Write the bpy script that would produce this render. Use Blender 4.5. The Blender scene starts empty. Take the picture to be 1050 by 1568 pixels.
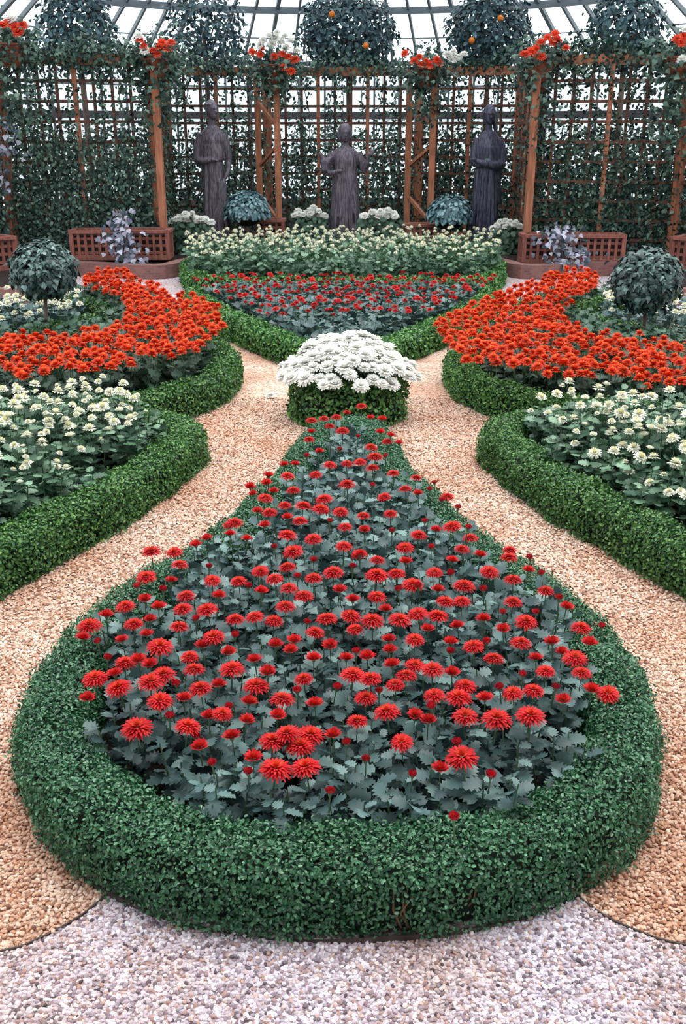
import bpy, bmesh, math, random
import numpy as np
from math import sin, cos, pi, radians, sqrt, atan2
from mathutils import Vector, Matrix

random.seed(7)
rng = np.random.default_rng(11)
scene = bpy.context.scene
COL = scene.collection

# ------------------------------------------------------------------ camera, sky, exposure
F = 1524.4                      # focal length in pixels of a 1050x1568 frame (35 mm lens)
TH = math.atan(584.0 / F)       # the camera looks down by this much
CH = 1.7                        # eye height
cam_data = bpy.data.cameras.new('camera')
cam_data.sensor_fit = 'VERTICAL'
cam_data.sensor_height = 36.0
cam_data.sensor_width = 24.0
cam_data.lens = 35.0
cam = bpy.data.objects.new('camera', cam_data)
cam.location = (0, 0, CH)
cam.rotation_euler = (pi / 2 - TH, 0, 0)
COL.objects.link(cam)
scene.camera = cam

SKY_HORIZON = (0.80, 0.91, 0.95)
SKY_ZENITH = (0.98, 1.0, 1.02)
SKY_STRENGTH_LOW, SKY_STRENGTH_HIGH = 1.08, 1.9
EXPOSURE = 0.16
world = bpy.data.worlds.new('overcast_sky')
scene.world = world
world.use_nodes = True
wn = world.node_tree
wn.nodes.clear()
_tc = wn.nodes.new('ShaderNodeTexCoord')
_sx = wn.nodes.new('ShaderNodeSeparateXYZ')
_mr = wn.nodes.new('ShaderNodeMapRange')
_mr.inputs[1].default_value, _mr.inputs[2].default_value = 0.0, 0.8
_mx = wn.nodes.new('ShaderNodeMixRGB')
_mx.inputs[1].default_value = tuple(c * SKY_STRENGTH_LOW for c in SKY_HORIZON) + (1,)
_mx.inputs[2].default_value = tuple(c * SKY_STRENGTH_HIGH for c in SKY_ZENITH) + (1,)
_bg = wn.nodes.new('ShaderNodeBackground')
_wo = wn.nodes.new('ShaderNodeOutputWorld')
wn.links.new(_tc.outputs['Generated'], _sx.inputs[0])
wn.links.new(_sx.outputs['Z'], _mr.inputs[0])
wn.links.new(_mr.outputs[0], _mx.inputs[0])
wn.links.new(_mx.outputs[0], _bg.inputs[0])
wn.links.new(_bg.outputs[0], _wo.inputs[0])

sun_data = bpy.data.lights.new('hazy_sun', 'SUN')
sun_data.energy = 1.7
sun_data.angle = radians(40)
sun_data.color = (1.0, 0.97, 0.92)
sun = bpy.data.objects.new('hazy_sun', sun_data)
sun.rotation_euler = (radians(-14), radians(8), 0)
sun.location = (0, 6, 9)
COL.objects.link(sun)

scene.view_settings.view_transform = 'Standard'
scene.view_settings.look = 'None'
scene.view_settings.exposure = EXPOSURE
scene.view_settings.gamma = 1.0
scene.view_settings.use_curve_mapping = False
scene.cycles.max_bounces = 8
scene.cycles.diffuse_bounces = 3
scene.cycles.transparent_max_bounces = 16
scene.cycles.use_denoising = True


# ------------------------------------------------------------------ helpers
def at(px, py, z=0.0):
    """the place whose picture lies at (px, py), on the level z"""
    a, b = (px - 525) / F, (784 - py) / F
    dy, dz = cos(TH) + b * sin(TH), -sin(TH) + b * cos(TH)
    t = (z - CH) / dz
    return (a * t, dy * t, z)


def at_d(px, py, d):
    """the same at the distance d"""
    a, b = (px - 525) / F, (784 - py) / F
    dy, dz = cos(TH) + b * sin(TH), -sin(TH) + b * cos(TH)
    t = d / dy
    return (a * t, d, CH + dz * t)


class MB:
    """collects pieces that become one mesh"""
    def __init__(self):
        self.V, self.Fl, self.M, self.n = [], [], [], 0

    def add(self, V, Fs, m=0):
        V = np.asarray(V, float).reshape(-1, 3)
        Fs = np.asarray(Fs, int)
        if len(Fs) == 0:
            return self
        self.V.append(V)
        self.Fl.append(Fs + self.n)
        self.M.append(np.full(len(Fs), m, int))
        self.n += len(V)
        return self

    def box(self, c, s, m=0, rz=0.0):
        x, y, z = s[0] / 2, s[1] / 2, s[2] / 2
        v = np.array([(-x, -y, -z), (x, -y, -z), (x, y, -z), (-x, y, -z), (-x, -y, z), (x, -y, z), (x, y, z), (-x, y, z)])
        if rz:
            R = np.array([[cos(rz), -sin(rz), 0], [sin(rz), cos(rz), 0], [0, 0, 1]])
            v = v @ R.T
        return self.add(v + np.array(c), [(0, 3, 2, 1), (4, 5, 6, 7), (0, 1, 5, 4), (1, 2, 6, 5), (2, 3, 7, 6), (3, 0, 4, 7)], m)

    def bar(self, p, q, w, h, m=0):
        """a straight bar of rectangular section between two points"""
        p, q = np.array(p, float), np.array(q, float)
        d = q - p
        L = np.linalg.norm(d)
        d /= L
        up = np.array([0, 0, 1.0]) if abs(d[2]) < .9 else np.array([0, 1.0, 0])
        s = np.cross(d, up); s /= np.linalg.norm(s)
        u = np.cross(s, d)
        v = []
        for e in (p, q):
            for a, b in ((-1, -1), (1, -1), (1, 1), (-1, 1)):
                v.append(e + s * a * w / 2 + u * b * h / 2)
        return self.add(v, [(0, 1, 2, 3), (7, 6, 5, 4), (0, 4, 5, 1), (1, 5, 6, 2), (2, 6, 7, 3), (3, 7, 4, 0)], m)

    def tube(self, pts, rad, sides=8, m=0, cap=True):
        pts = [np.array(p, float) for p in pts]
        n = len(pts)
        if not hasattr(rad, '__len__'):
            rad = [rad] * n
        V = []
        up = np.array([0.13, 0.31, 1.0])
        for i in range(n):
            d = pts[min(i + 1, n - 1)] - pts[max(i - 1, 0)]
            d /= max(np.linalg.norm(d), 1e-9)
            s = np.cross(d, up)
            if np.linalg.norm(s) < .05:
                s = np.cross(d, np.array([1.0, 0, 0]))
            s /= np.linalg.norm(s)
            u = np.cross(s, d)
            for k in range(sides):
                a = 2 * pi * k / sides
                V.append(pts[i] + (s * cos(a) + u * sin(a)) * rad[i])
        Fq = []
        for i in range(n - 1):
            for k in range(sides):
                k2 = (k + 1) % sides
                Fq.append((i * sides + k, i * sides + k2, (i + 1) * sides + k2, (i + 1) * sides + k))
        if cap:
            V.append(pts[0]); V.append(pts[-1])
            a, b = n * sides, n * sides + 1
            for k in range(sides):
                k2 = (k + 1) % sides
                Fq.append((a, k2, k, k))
                Fq.append((b, (n - 1) * sides + k, (n - 1) * sides + k2, (n - 1) * sides + k2))
        return self.add(V, Fq, m)

    def ball(self, c, r, seg=20, ring=12, m=0, R=None):
        r = np.array(r if hasattr(r, '__len__') else (r, r, r), float)
        V = [(0, 0, 1)]
        for i in range(1, ring):
            t = pi * i / ring
            for k in range(seg):
                a = 2 * pi * k / seg
                V.append((sin(t) * cos(a), sin(t) * sin(a), cos(t)))
        V.append((0, 0, -1))
        Fq = []
        for k in range(seg):
            k2 = (k + 1) % seg
            Fq.append((0, 1 + k, 1 + k2, 1 + k2))
            for i in range(ring - 2):
                b = 1 + i * seg
                Fq.append((b + k, b + seg + k, b + seg + k2, b + k2))
            b = 1 + (ring - 2) * seg
            Fq.append((len(V) - 1, b + k2, b + k, b + k))
        V = np.array(V) * r
        if R is not None:
            V = V @ np.array(R).T
        return self.add(V + np.array(c, float), Fq, m)

    def loft(self, rings, m=0, cap=True):
        """rings: arrays of equal point counts"""
        n = len(rings[0])
        V = np.concatenate([np.asarray(r, float) for r in rings])
        Fq = []
        for i in range(len(rings) - 1):
            for k in range(n):
                k2 = (k + 1) % n
                Fq.append((i * n + k, i * n + k2, (i + 1) * n + k2, (i + 1) * n + k))
        if cap:
            V = np.concatenate([V, [np.mean(rings[0], axis=0)], [np.mean(rings[-1], axis=0)]])
            a = len(rings) * n
            for k in range(n):
                k2 = (k + 1) % n
                Fq.append((a, k2, k, k))
                Fq.append((a + 1, (len(rings) - 1) * n + k, (len(rings) - 1) * n + k2, (len(rings) - 1) * n + k2))
        return self.add(V, Fq, m)

    def mesh(self, name, mats, smooth=False):
        me = bpy.data.meshes.new(name)
        V = np.concatenate(self.V)
        idx, starts, tot, ms, p = [], [], [], [], 0
        for Fs, M in zip(self.Fl, self.M):
            k = Fs.shape[1]
            if k == 4:
                tri = Fs[:, 2] == Fs[:, 3]
                for sub, w in ((Fs[~tri], 4), (Fs[tri][:, :3], 3)):
                    if len(sub):
                        idx.append(sub.ravel())
                        starts.append(p + np.arange(len(sub)) * w)
                        tot.append(np.full(len(sub), w))
                        ms.append(np.full(len(sub), M[0]))
                        p += len(sub) * w
            else:
                idx.append(Fs.ravel())
                starts.append(p + np.arange(len(Fs)) * k)
                tot.append(np.full(len(Fs), k))
                ms.append(M)
                p += len(Fs) * k
        idx, starts, tot, ms = map(np.concatenate, (idx, starts, tot, ms))
        me.vertices.add(len(V)); me.vertices.foreach_set('co', V.astype(np.float32).ravel())
        me.loops.add(len(idx)); me.loops.foreach_set('vertex_index', idx.astype(np.int32))
        me.polygons.add(len(starts))
        me.polygons.foreach_set('loop_start', starts.astype(np.int32))
        me.polygons.foreach_set('loop_total', tot.astype(np.int32))
        if not isinstance(mats, (list, tuple)):
            mats = [mats]
        for mt in mats:
            me.materials.append(mt)
        me.polygons.foreach_set('material_index', ms.astype(np.int32))
        me.polygons.foreach_set('use_smooth', np.full(len(starts), bool(smooth)))
        me.update(calc_edges=True)
        me.validate()
        return me

    def build(self, name, mats, parent=None, smooth=False):
        return obj(name, self.mesh(name, mats, smooth), parent)


def obj(name, mesh, parent=None, loc=(0, 0, 0)):
    o = bpy.data.objects.new(name, mesh)
    COL.objects.link(o)
    o.location = loc
    if parent is not None:
        o.parent = parent
        L = parent.location if not parent.get('at_origin') else Vector((0, 0, 0))
        if parent.parent is None and mesh is not None and loc == (0, 0, 0):
            o.location = -parent.location       # pieces are modelled in the place's own coordinates
    return o


def tag(o, label, cat, group=None, kind=None):
    o['label'] = label
    o['category'] = cat
    if group:
        o['group'] = group
    if kind:
        o['kind'] = kind
    return o


def thing(name, label, cat, loc=(0, 0, 0), group=None, kind=None):
    o = bpy.data.objects.new(name, None)
    o.empty_display_size = .1
    COL.objects.link(o)
    o.location = loc
    return tag(o, label, cat, group, kind)


def struct(o, label=None):
    o['kind'] = 'structure'
    if label:
        o['label'] = label
    return o


def spline(pts, step=.03, closed=False):
    """Catmull-Rom through pts, resampled"""
    P = np.array(pts, float)[:, :2]
    n = len(P)
    out = []
    rngs = range(n) if closed else range(n - 1)
    for i in rngs:
        if closed:
            p0, p1, p2, p3 = P[(i - 1) % n], P[i], P[(i + 1) % n], P[(i + 2) % n]
        else:
            p0, p1, p2, p3 = P[max(i - 1, 0)], P[i], P[i + 1], P[min(i + 2, n - 1)]
        k = max(4, int(np.linalg.norm(p2 - p1) / step))
        for j in range(k):
            t = j / k
            out.append(.5 * ((2 * p1) + (-p0 + p2) * t + (2 * p0 - 5 * p1 + 4 * p2 - p3) * t * t + (-p0 + 3 * p1 - 3 * p2 + p3) * t ** 3))
    out.append(P[0] if closed else P[-1])
    return np.array(out)


def inside(P, poly):
    P, poly = np.asarray(P, float), np.asarray(poly, float)[:, :2]
    x, y = P[:, 0], P[:, 1]
    r = np.zeros(len(P), bool)
    n = len(poly)
    for i in range(n):
        x1, y1 = poly[i]; x2, y2 = poly[(i + 1) % n]
        c = ((y1 > y) != (y2 > y))
        xi = (x2 - x1) * (y - y1) / ((y2 - y1) if y2 != y1 else 1e-9) + x1
        r ^= c & (x < xi)
    return r


def edge_dist(P, line):
    P, L = np.asarray(P, float)[:, :2], np.asarray(line, float)[:, :2]
    d = np.full(len(P), 1e9)
    for i in range(0, len(L)):
        d = np.minimum(d, np.hypot(P[:, 0] - L[i, 0], P[:, 1] - L[i, 1]))
    return d


def hexgrid(poly, sp, jit=.25):
    poly = np.asarray(poly, float)
    x0, y0 = poly[:, 0].min(), poly[:, 1].min()
    x1, y1 = poly[:, 0].max(), poly[:, 1].max()
    pts, r, y = [], 0, y0 + sp * .3
    while y < y1:
        x = x0 + (sp * .5 if r % 2 else 0)
        while x < x1:
            pts.append((x, y)); x += sp
        y += sp * .866; r += 1
    P = np.array(pts) + rng.uniform(-jit, jit, (len(pts), 2)) * sp
    return P[inside(P, poly)]


def unit(v):
    return v / np.maximum(np.linalg.norm(v, axis=-1, keepdims=True), 1e-9)


def scatter(tV, tF, P, N, S, Y=None):
    """copies of a leaf (upper side +z, tip along +y) at P facing N, as arrays"""
    tV, tF = np.asarray(tV, float), np.asarray(tF, int)
    P, N = np.asarray(P, float), unit(np.asarray(N, float))
    n = len(P)
    if Y is None:
        Y = rng.normal(size=(n, 3))
    Y = Y - N * np.sum(Y * N, axis=1, keepdims=True)
    Y = unit(Y)
    X = np.cross(Y, N)
    S = np.broadcast_to(np.asarray(S, float), (n,))
    V = P[:, None, :] + S[:, None, None] * (tV[None, :, 0:1] * X[:, None, :] + tV[None, :, 1:2] * Y[:, None, :] + tV[None, :, 2:3] * N[:, None, :])
    Fo = tF[None] + (np.arange(n) * len(tV))[:, None, None]
    return V.reshape(-1, 3), Fo.reshape(-1, tF.shape[1])


# leaf shapes ------------------------------------------------------
BOX_LEAF = (np.array([(0, 0, 0), (.3, .3, .08), (.3, .72, .06), (0, 1, -.06), (-.3, .72, .06), (-.3, .3, .08)]), [(0, 1, 2, 3), (0, 3, 4, 5)])
OVAL_LEAF = (np.array([(0, 0, 0), (.2, .3, .04), (.22, .6, .03), (0, 1, -.12), (-.22, .6, .03), (-.2, .3, .04), (0, .5, -.02)]),
             [(0, 1, 6, 6), (1, 2, 6, 6), (2, 3, 6, 6), (3, 4, 6, 6), (4, 5, 6, 6), (5, 0, 6, 6)])


def lobed_leaf(droop=.25, fold=.12, wide=1.0, sizes=(.05, .10, .40, .24, .50, .27, .40, .20, .26, .0)):
    n = len(sizes)
    V, Fq = [], []
    ys = np.linspace(0, 1, n)
    push = [0, 0, .05, 0, .07, 0, .08, 0, .05, 0]
    for i, w in enumerate(sizes):
        t = ys[i]
        z = .18 * t - droop * t * t
        V += [(0, t, z), (w * wide * .95, t + push[i], z + fold * w), (-w * wide * .95, t + push[i], z + fold * w)]
    for i in range(n - 1):
        a, b = 3 * i, 3 * i + 3
        Fq += [(a, a + 1, b + 1, b), (a, b, b + 2, a + 2)]
    return np.array(V), Fq


MUM_LEAF = lobed_leaf()
IVY_LEAF = (np.array([(0, 0, 0), (.28, -.08, -.02), (.5, .25, -.05), (.3, .45, .02), (0, 1, -.12), (-.3, .45, .02), (-.5, .25, -.05), (-.28, -.08, -.02), (0, .4, .05)]),
            [(0, 1, 8, 8), (1, 2, 8, 8), (2, 3, 8, 8), (3, 4, 8, 8), (4, 5, 8, 8), (5, 6, 8, 8), (6, 7, 8, 8), (7, 0, 8, 8)])


# ------------------------------------------------------------------ materials
def new_mat(name):
    m = bpy.data.materials.new(name)
    m.use_nodes = True
    nt = m.node_tree
    b = nt.nodes['Principled BSDF']
    return m, nt, b


def lin(c):
    c = [x / 255.0 for x in c]
    return tuple((x / 12.92 if x <= .04045 else ((x + .055) / 1.055) ** 2.4) for x in c) + (1,)


def leafy(name, cols, rough=.5, spec=.3, translucent=0.0, objrand=.25):
    """a colour per leaf or petal, drawn from cols (sRGB)"""
    m, nt, b = new_mat(name)
    g = nt.nodes.new('ShaderNodeNewGeometry')
    ramp = nt.nodes.new('ShaderNodeValToRGB')
    ramp.color_ramp.elements[0].color = lin(cols[0])
    ramp.color_ramp.elements[1].color = lin(cols[-1])
    for i, c in enumerate(cols[1:-1]):
        e = ramp.color_ramp.elements.new((i + 1) / (len(cols) - 1)); e.color = lin(c)
    nt.links.new(g.outputs['Random Per Island'], ramp.inputs[0])
    col = ramp.outputs[0]
    if objrand:
        oi = nt.nodes.new('ShaderNodeObjectInfo')
        mr = nt.nodes.new('ShaderNodeMapRange')
        mr.inputs[3].default_value, mr.inputs[4].default_value = 1 - objrand, 1 + objrand
        hsv = nt.nodes.new('ShaderNodeHueSaturation')
        nt.links.new(oi.outputs['Random'], mr.inputs[0])
        nt.links.new(mr.outputs[0], hsv.inputs['Value'])
        nt.links.new(col, hsv.inputs['Color'])
        col = hsv.outputs[0]
    nt.links.new(col, b.inputs['Base Color'])
    b.inputs['Roughness'].default_value = rough
    b.inputs['Specular IOR Level'].default_value = spec
    if translucent:
        tr = nt.nodes.new('ShaderNodeBsdfTranslucent')
        mx = nt.nodes.new('ShaderNodeMixShader')
        mx.inputs[0].default_value = translucent
        nt.links.new(col, tr.inputs[0])
        nt.links.new(b.outputs[0], mx.inputs[1]); nt.links.new(tr.outputs[0], mx.inputs[2])
        nt.links.new(mx.outputs[0], nt.nodes['Material Output'].inputs[0])
    return m


def plain(name, c, rough=.7, noise=.25, scale=20, spec=.3, metal=0.0, stretch=(1, 1, 1), c2=None, bump=0.0):
    m, nt, b = new_mat(name)
    tc = nt.nodes.new('ShaderNodeTexCoord')
    mp = nt.nodes.new('ShaderNodeMapping'); mp.inputs['Scale'].default_value = stretch
    nz = nt.nodes.new('ShaderNodeTexNoise'); nz.inputs['Scale'].default_value = scale; nz.inputs['Detail'].default_value = 5
    ramp = nt.nodes.new('ShaderNodeValToRGB')
    a = lin(c)
    lo = tuple(x * (1 - noise) for x in a[:3]) + (1,)
    hi = lin(c2) if c2 else tuple(min(1, x * (1 + noise)) for x in a[:3]) + (1,)
    ramp.color_ramp.elements[0].position, ramp.color_ramp.elements[1].position = .35, .65
    ramp.color_ramp.elements[0].color, ramp.color_ramp.elements[1].color = lo, hi
    nt.links.new(tc.outputs['Object'], mp.inputs[0]); nt.links.new(mp.outputs[0], nz.inputs[0])
    nt.links.new(nz.outputs[0], ramp.inputs[0]); nt.links.new(ramp.outputs[0], b.inputs['Base Color'])
    b.inputs['Roughness'].default_value = rough
    b.inputs['Specular IOR Level'].default_value = spec
    b.inputs['Metallic'].default_value = metal
    if bump:
        bp = nt.nodes.new('ShaderNodeBump'); bp.inputs['Strength'].default_value = bump; bp.inputs['Distance'].default_value = .02
        nt.links.new(nz.outputs[0], bp.inputs['Height']); nt.links.new(bp.outputs[0], b.inputs['Normal'])
    return m


def stones(name, cols, patch=None, patch_amt=.5, island=True, scale=100.0):
    """gravel: one colour per pebble, with rusty stretches where patch is given"""
    m, nt, b = new_mat(name)
    ramp = nt.nodes.new('ShaderNodeValToRGB')
    ramp.color_ramp.interpolation = 'LINEAR'
    ramp.color_ramp.elements[0].color = lin(cols[0]); ramp.color_ramp.elements[1].color = lin(cols[-1])
    for i, c in enumerate(cols[1:-1]):
        e = ramp.color_ramp.elements.new((i + 1) / (len(cols) - 1)); e.color = lin(c)
    tc = nt.nodes.new('ShaderNodeTexCoord')
    if island:
        g = nt.nodes.new('ShaderNodeNewGeometry')
        val = g.outputs['Random Per Island']
    else:
        vo = nt.nodes.new('ShaderNodeTexVoronoi'); vo.inputs['Scale'].default_value = scale
        nt.links.new(tc.outputs['Object'], vo.inputs['Vector'])
        sp = nt.nodes.new('ShaderNodeSeparateColor')
        nt.links.new(vo.outputs['Color'], sp.inputs[0])
        val = sp.outputs[0]
        bp = nt.nodes.new('ShaderNodeBump'); bp.invert = True
        bp.inputs['Strength'].default_value = .9; bp.inputs['Distance'].default_value = .008
        nt.links.new(vo.outputs['Distance'], bp.inputs['Height']); nt.links.new(bp.outputs[0], b.inputs['Normal'])
    nt.links.new(val, ramp.inputs[0])
    col = ramp.outputs[0]
    if patch:
        nz = nt.nodes.new('ShaderNodeTexNoise'); nz.inputs['Scale'].default_value = 1.7; nz.inputs['Detail'].default_value = 4
        nt.links.new(tc.outputs['Object'], nz.inputs[0])
        mr = nt.nodes.new('ShaderNodeMapRange')
        mr.inputs[1].default_value, mr.inputs[2].default_value = .42, .62
        mr.inputs[3].default_value, mr.inputs[4].default_value = 0, patch_amt
        nt.links.new(nz.outputs[0], mr.inputs[0])
        mx = nt.nodes.new('ShaderNodeMixRGB'); mx.blend_type = 'MULTIPLY'
        mx.inputs[2].default_value = lin(patch)
        nt.links.new(mr.outputs[0], mx.inputs[0]); nt.links.new(col, mx.inputs[1])
        col = mx.outputs[0]
    nt.links.new(col, b.inputs['Base Color'])
    b.inputs['Roughness'].default_value = .75
    b.inputs['Specular IOR Level'].default_value = .25
    return m


M = {}
M['box'] = leafy('boxwood_leaves', [(26, 66, 46), (52, 112, 74), (72, 136, 90), (112, 170, 130)], .34, .6, .1)
M['box_far'] = leafy('boxwood_leaves_deep', [(32, 74, 40), (70, 122, 62), (122, 170, 92)], .4, .45, .12)
M['core_shade'] = plain('inner_shade', (22, 34, 24), .9, .4, 30)  # shade deep in the foliage, given as a dark colour
M['twig'] = plain('twig_bark', (112, 92, 70), .8, .3, 40)
M['mumleaf'] = leafy('grey_green_mum_leaves', [(42, 68, 70), (76, 106, 106), (118, 148, 144)], .42, .45, .05, .15)
M['mumleaf_green'] = leafy('green_mum_leaves', [(48, 80, 60), (80, 116, 90), (126, 160, 132)], .45, .4, .08, .15)
M['mumleaf_dark'] = leafy('dark_mum_leaves', [(40, 66, 52), (62, 92, 76), (84, 112, 96)], .5, .35, .08, .15)
M['mumleaf_blue'] = leafy('blue_green_leaves', [(50, 84, 92), (84, 124, 134), (150, 186, 192)], .4, .5, .05, .1)
M['stem'] = plain('green_stem', (92, 122, 92), .6, .2, 30)
M['red'] = leafy('red_petals', [(178, 24, 32), (206, 38, 44), (220, 56, 56)], .6, .12, .12, .1)
M['red_in'] = leafy('red_inner_petals', [(204, 44, 36), (222, 78, 50)], .6, .12, .15, .1)
M['bud'] = leafy('red_bud_petals', [(160, 30, 48), (192, 42, 54), (204, 74, 76)], .6, .15, .1, .15)
M['orange'] = leafy('orange_petals', [(200, 46, 20), (220, 62, 28), (234, 88, 44)], .6, .15, .15, .1)
M['orange_in'] = leafy('orange_inner_petals', [(236, 104, 52), (246, 144, 88)], .6, .15, .15, .08)
M['white'] = leafy('white_petals', [(248, 248, 242), (255, 255, 252)], .6, .2, .3, .02)
M['cream'] = leafy('cream_petals', [(246, 246, 226), (252, 252, 240)], .6, .2, .2, .04)
M['cream_in'] = leafy('cream_inner_petals', [(240, 236, 180), (246, 242, 204)], .6, .2, .2, .05)
M['vine'] = leafy('vine_leaves', [(22, 42, 42), (42, 70, 62), (66, 98, 86), (122, 152, 136)], .5, .35, .06, .1)
M['tree'] = leafy('evergreen_leaves', [(34, 60, 68), (58, 92, 100), (96, 132, 142)], .4, .5, .05, .08)
M['ivy'] = leafy('ivy_leaves', [(18, 42, 40), (36, 66, 62), (60, 92, 88), (120, 150, 148)], .4, .5, .03, .05)
M['pale'] = leafy('variegated_leaves', [(40, 60, 62), (80, 92, 108), (150, 152, 176), (196, 198, 216), (52, 74, 72)], .5, .3, .05, .05)
M['bark'] = plain('bark', (112, 96, 88), .85, .3, 25, stretch=(1, 1, .2), bump=.3)
M['wood_backlit'] = plain('backlit_lath', (104, 72, 62), .8, .3, 9, stretch=(4, 4, .5))  # trellis wood again, backlit shade put into a darker colour
M['wood'] = plain('trellis_wood', (168, 110, 84), .75, .28, 9, stretch=(4, 4, .5))
M['wood_red'] = plain('planter_wood', (142, 90, 80), .75, .28, 9, stretch=(4, 4, .5))
M['bronze'] = plain('bronze', (82, 76, 92), .5, .35, 9, .5, .25, (6, 6, 1.0), (120, 112, 124))
M['bronze_dark'] = plain('dark_bronze', (56, 56, 76), .5, .35, 9, .5, .25, (6, 6, 1.0), (92, 92, 116))
M['soil'] = plain('soil', (38, 28, 26), .95, .4, 60, bump=.8)
M['clay'] = plain('terracotta', (140, 80, 60), .8, .2, 15)
M['metal_strip'] = plain('edging_metal', (74, 64, 62), .6, .3, 20)
M['frame'] = plain('glazing_bar_paint', (128, 138, 146), .55, .12, 8)
M['sill'] = plain('grey_sill', (96, 92, 100), .7, .2, 4)
M['fruit'] = plain('orange_skin', (236, 130, 40), .5, .1, 40)
GRAVEL_WHITE = [(84, 72, 80), (190, 178, 190), (208, 198, 212), (222, 216, 230), (244, 242, 250), (192, 160, 150), (138, 126, 142), (230, 224, 236)]
GRAVEL_TAN = [(140, 94, 74), (222, 190, 168), (240, 220, 204), (204, 160, 132), (250, 240, 230), (184, 132, 102), (236, 210, 192), (120, 82, 68)]
M['pebble_white'] = stones('white_pebbles', GRAVEL_WHITE, (226, 190, 150), .4)
M['pebble_tan'] = stones('tan_pebbles', GRAVEL_TAN, (220, 174, 140), .5)
M['gravel_tan'] = stones('tan_gravel_ground', GRAVEL_TAN, (220, 174, 140), .5, island=False)
M['gravel_white'] = stones('white_gravel_ground', GRAVEL_WHITE, (226, 190, 150), .4, island=False)


def brick_mat():
    m, nt, b = new_mat('red_brick')
    tc = nt.nodes.new('ShaderNodeTexCoord')
    br = nt.nodes.new('ShaderNodeTexBrick')
    br.inputs['Scale'].default_value = 9
    br.inputs['Color1'].default_value = lin((122, 78, 76)); br.inputs['Color2'].default_value = lin((150, 98, 92))
    br.inputs['Mortar'].default_value = lin((120, 104, 100)); br.inputs['Mortar Size'].default_value = .03
    nt.links.new(tc.outputs['UV'], br.inputs[0]); nt.links.new(br.outputs[0], b.inputs['Base Color'])
    b.inputs['Roughness'].default_value = .85
    return m


M['brick'] = brick_mat()


def glass_mat():
    m, nt, b = new_mat('whitewashed_glass')
    tp = nt.nodes.new('ShaderNodeBsdfTransparent'); tp.inputs[0].default_value = (.93, .97, .98, 1)
    tl = nt.nodes.new('ShaderNodeBsdfTranslucent'); tl.inputs[0].default_value = (.9, .95, .96, 1)
    gl = nt.nodes.new('ShaderNodeBsdfGlossy'); gl.inputs['Roughness'].default_value = .15; gl.inputs[0].default_value = (.9, .95, 1, 1)
    a = nt.nodes.new('ShaderNodeMixShader'); a.inputs[0].default_value = .4
    c = nt.nodes.new('ShaderNodeMixShader'); c.inputs[0].default_value = .04
    nt.links.new(tp.outputs[0], a.inputs[1]); nt.links.new(tl.outputs[0], a.inputs[2])
    nt.links.new(a.outputs[0], c.inputs[1]); nt.links.new(gl.outputs[0], c.inputs[2])
    nt.links.new(c.outputs[0], nt.nodes['Material Output'].inputs[0])
    return m


M['glass'] = glass_mat()

# ------------------------------------------------------------------ outlines of the beds (metres, symmetrical about x = 0)
mirror = lambda pts: [(-p[0],) + tuple(p[1:]) for p in pts]
TEAR = [(0, 1.84), (-.34, 1.89), (-.6, 2.05), (-.78, 2.31), (-.84, 2.62), (-.79, 2.98), (-.65, 3.34), (-.46, 3.74), (-.32, 4.2), (-.2, 4.72), (-.1, 5.3),
        (.02, 5.45), (.14, 5.3), (.22, 4.72), (.34, 4.2), (.48, 3.74), (.65, 3.34), (.78, 2.98), (.81, 2.62), (.76, 2.31), (.6, 2.05), (.34, 1.89)]
E_PATH = [(-2.3, 2.2), (-1.75, 2.92), (-1.42, 3.5), (-1.07, 4.32), (-.88, 4.95), (-.86, 5.22), (-.97, 5.4), (-1.3, 5.46), (-2.4, 5.4)]
D_PATH = [(-2.6, 5.62), (-1.9, 5.66), (-1.35, 5.8), (-.98, 6.22), (-.83, 6.75), (-.9, 7.3), (-1.2, 8.1), (-1.62, 9.2), (-2.05, 9.95), (-2.6, 10.1)]
POCKET = [(-2.75 + .72 * cos(a), 8.62 + .78 * sin(a)) for a in np.linspace(radians(-75), radians(85), 9)]
C1_PATH = [(-1.05, 10.35), (-1.5, 10.12), (-1.38, 9.75), (-1.0, 8.85), (-.6, 8.05), (-.22, 7.45), (0, 7.2), (.22, 7.45), (.6, 8.05), (1.0, 8.85), (1.38, 9.75), (1.5, 10.12), (1.05, 10.35)]
C2_PATH = [(-1.9, 12.6), (-1.72, 11.6), (-1.5, 11.05), (-1.2, 10.9), (0, 10.85), (1.2, 10.9), (1.5, 11.05), (1.72, 11.6), (1.9, 12.6)]
KERB = [(-6.8, 10.1), (-3.6, 10.5), (-3.45, 10.7), (-3.5, 12.55), (-3.35, 12.75), (-2.3, 12.45), (-2.05, 12.9), (-1.75, 13.5), (-1.0, 13.95), (0, 14.1),
        (1.0, 13.95), (1.75, 13.5), (2.05, 12.9), (2.3, 12.45), (3.35, 12.75), (3.5, 12.55), (3.45, 10.7), (3.6, 10.5), (6.8, 10.1)]
tear_line = spline(TEAR, .03, True)
e_line = spline(E_PATH, .03)
d_line = spline(D_PATH, .03)
c1_line = spline(C1_PATH, .03)

# ------------------------------------------------------------------ floor
WHITE_EDGE_L = [at(165, 1372)[:2], at(120, 1408)[:2], at(60, 1440)[:2], at(0, 1460)[:2], (-1.0, 1.66), (-1.6, 1.62)]
WHITE_EDGE_R = [at(880, 1372)[:2], at(925, 1405)[:2], at(985, 1432)[:2], at(1050, 1450)[:2], (1.05, 1.67), (1.6, 1.63)]
wl = spline(WHITE_EDGE_L, .03); wr = spline(WHITE_EDGE_R, .03)


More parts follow.
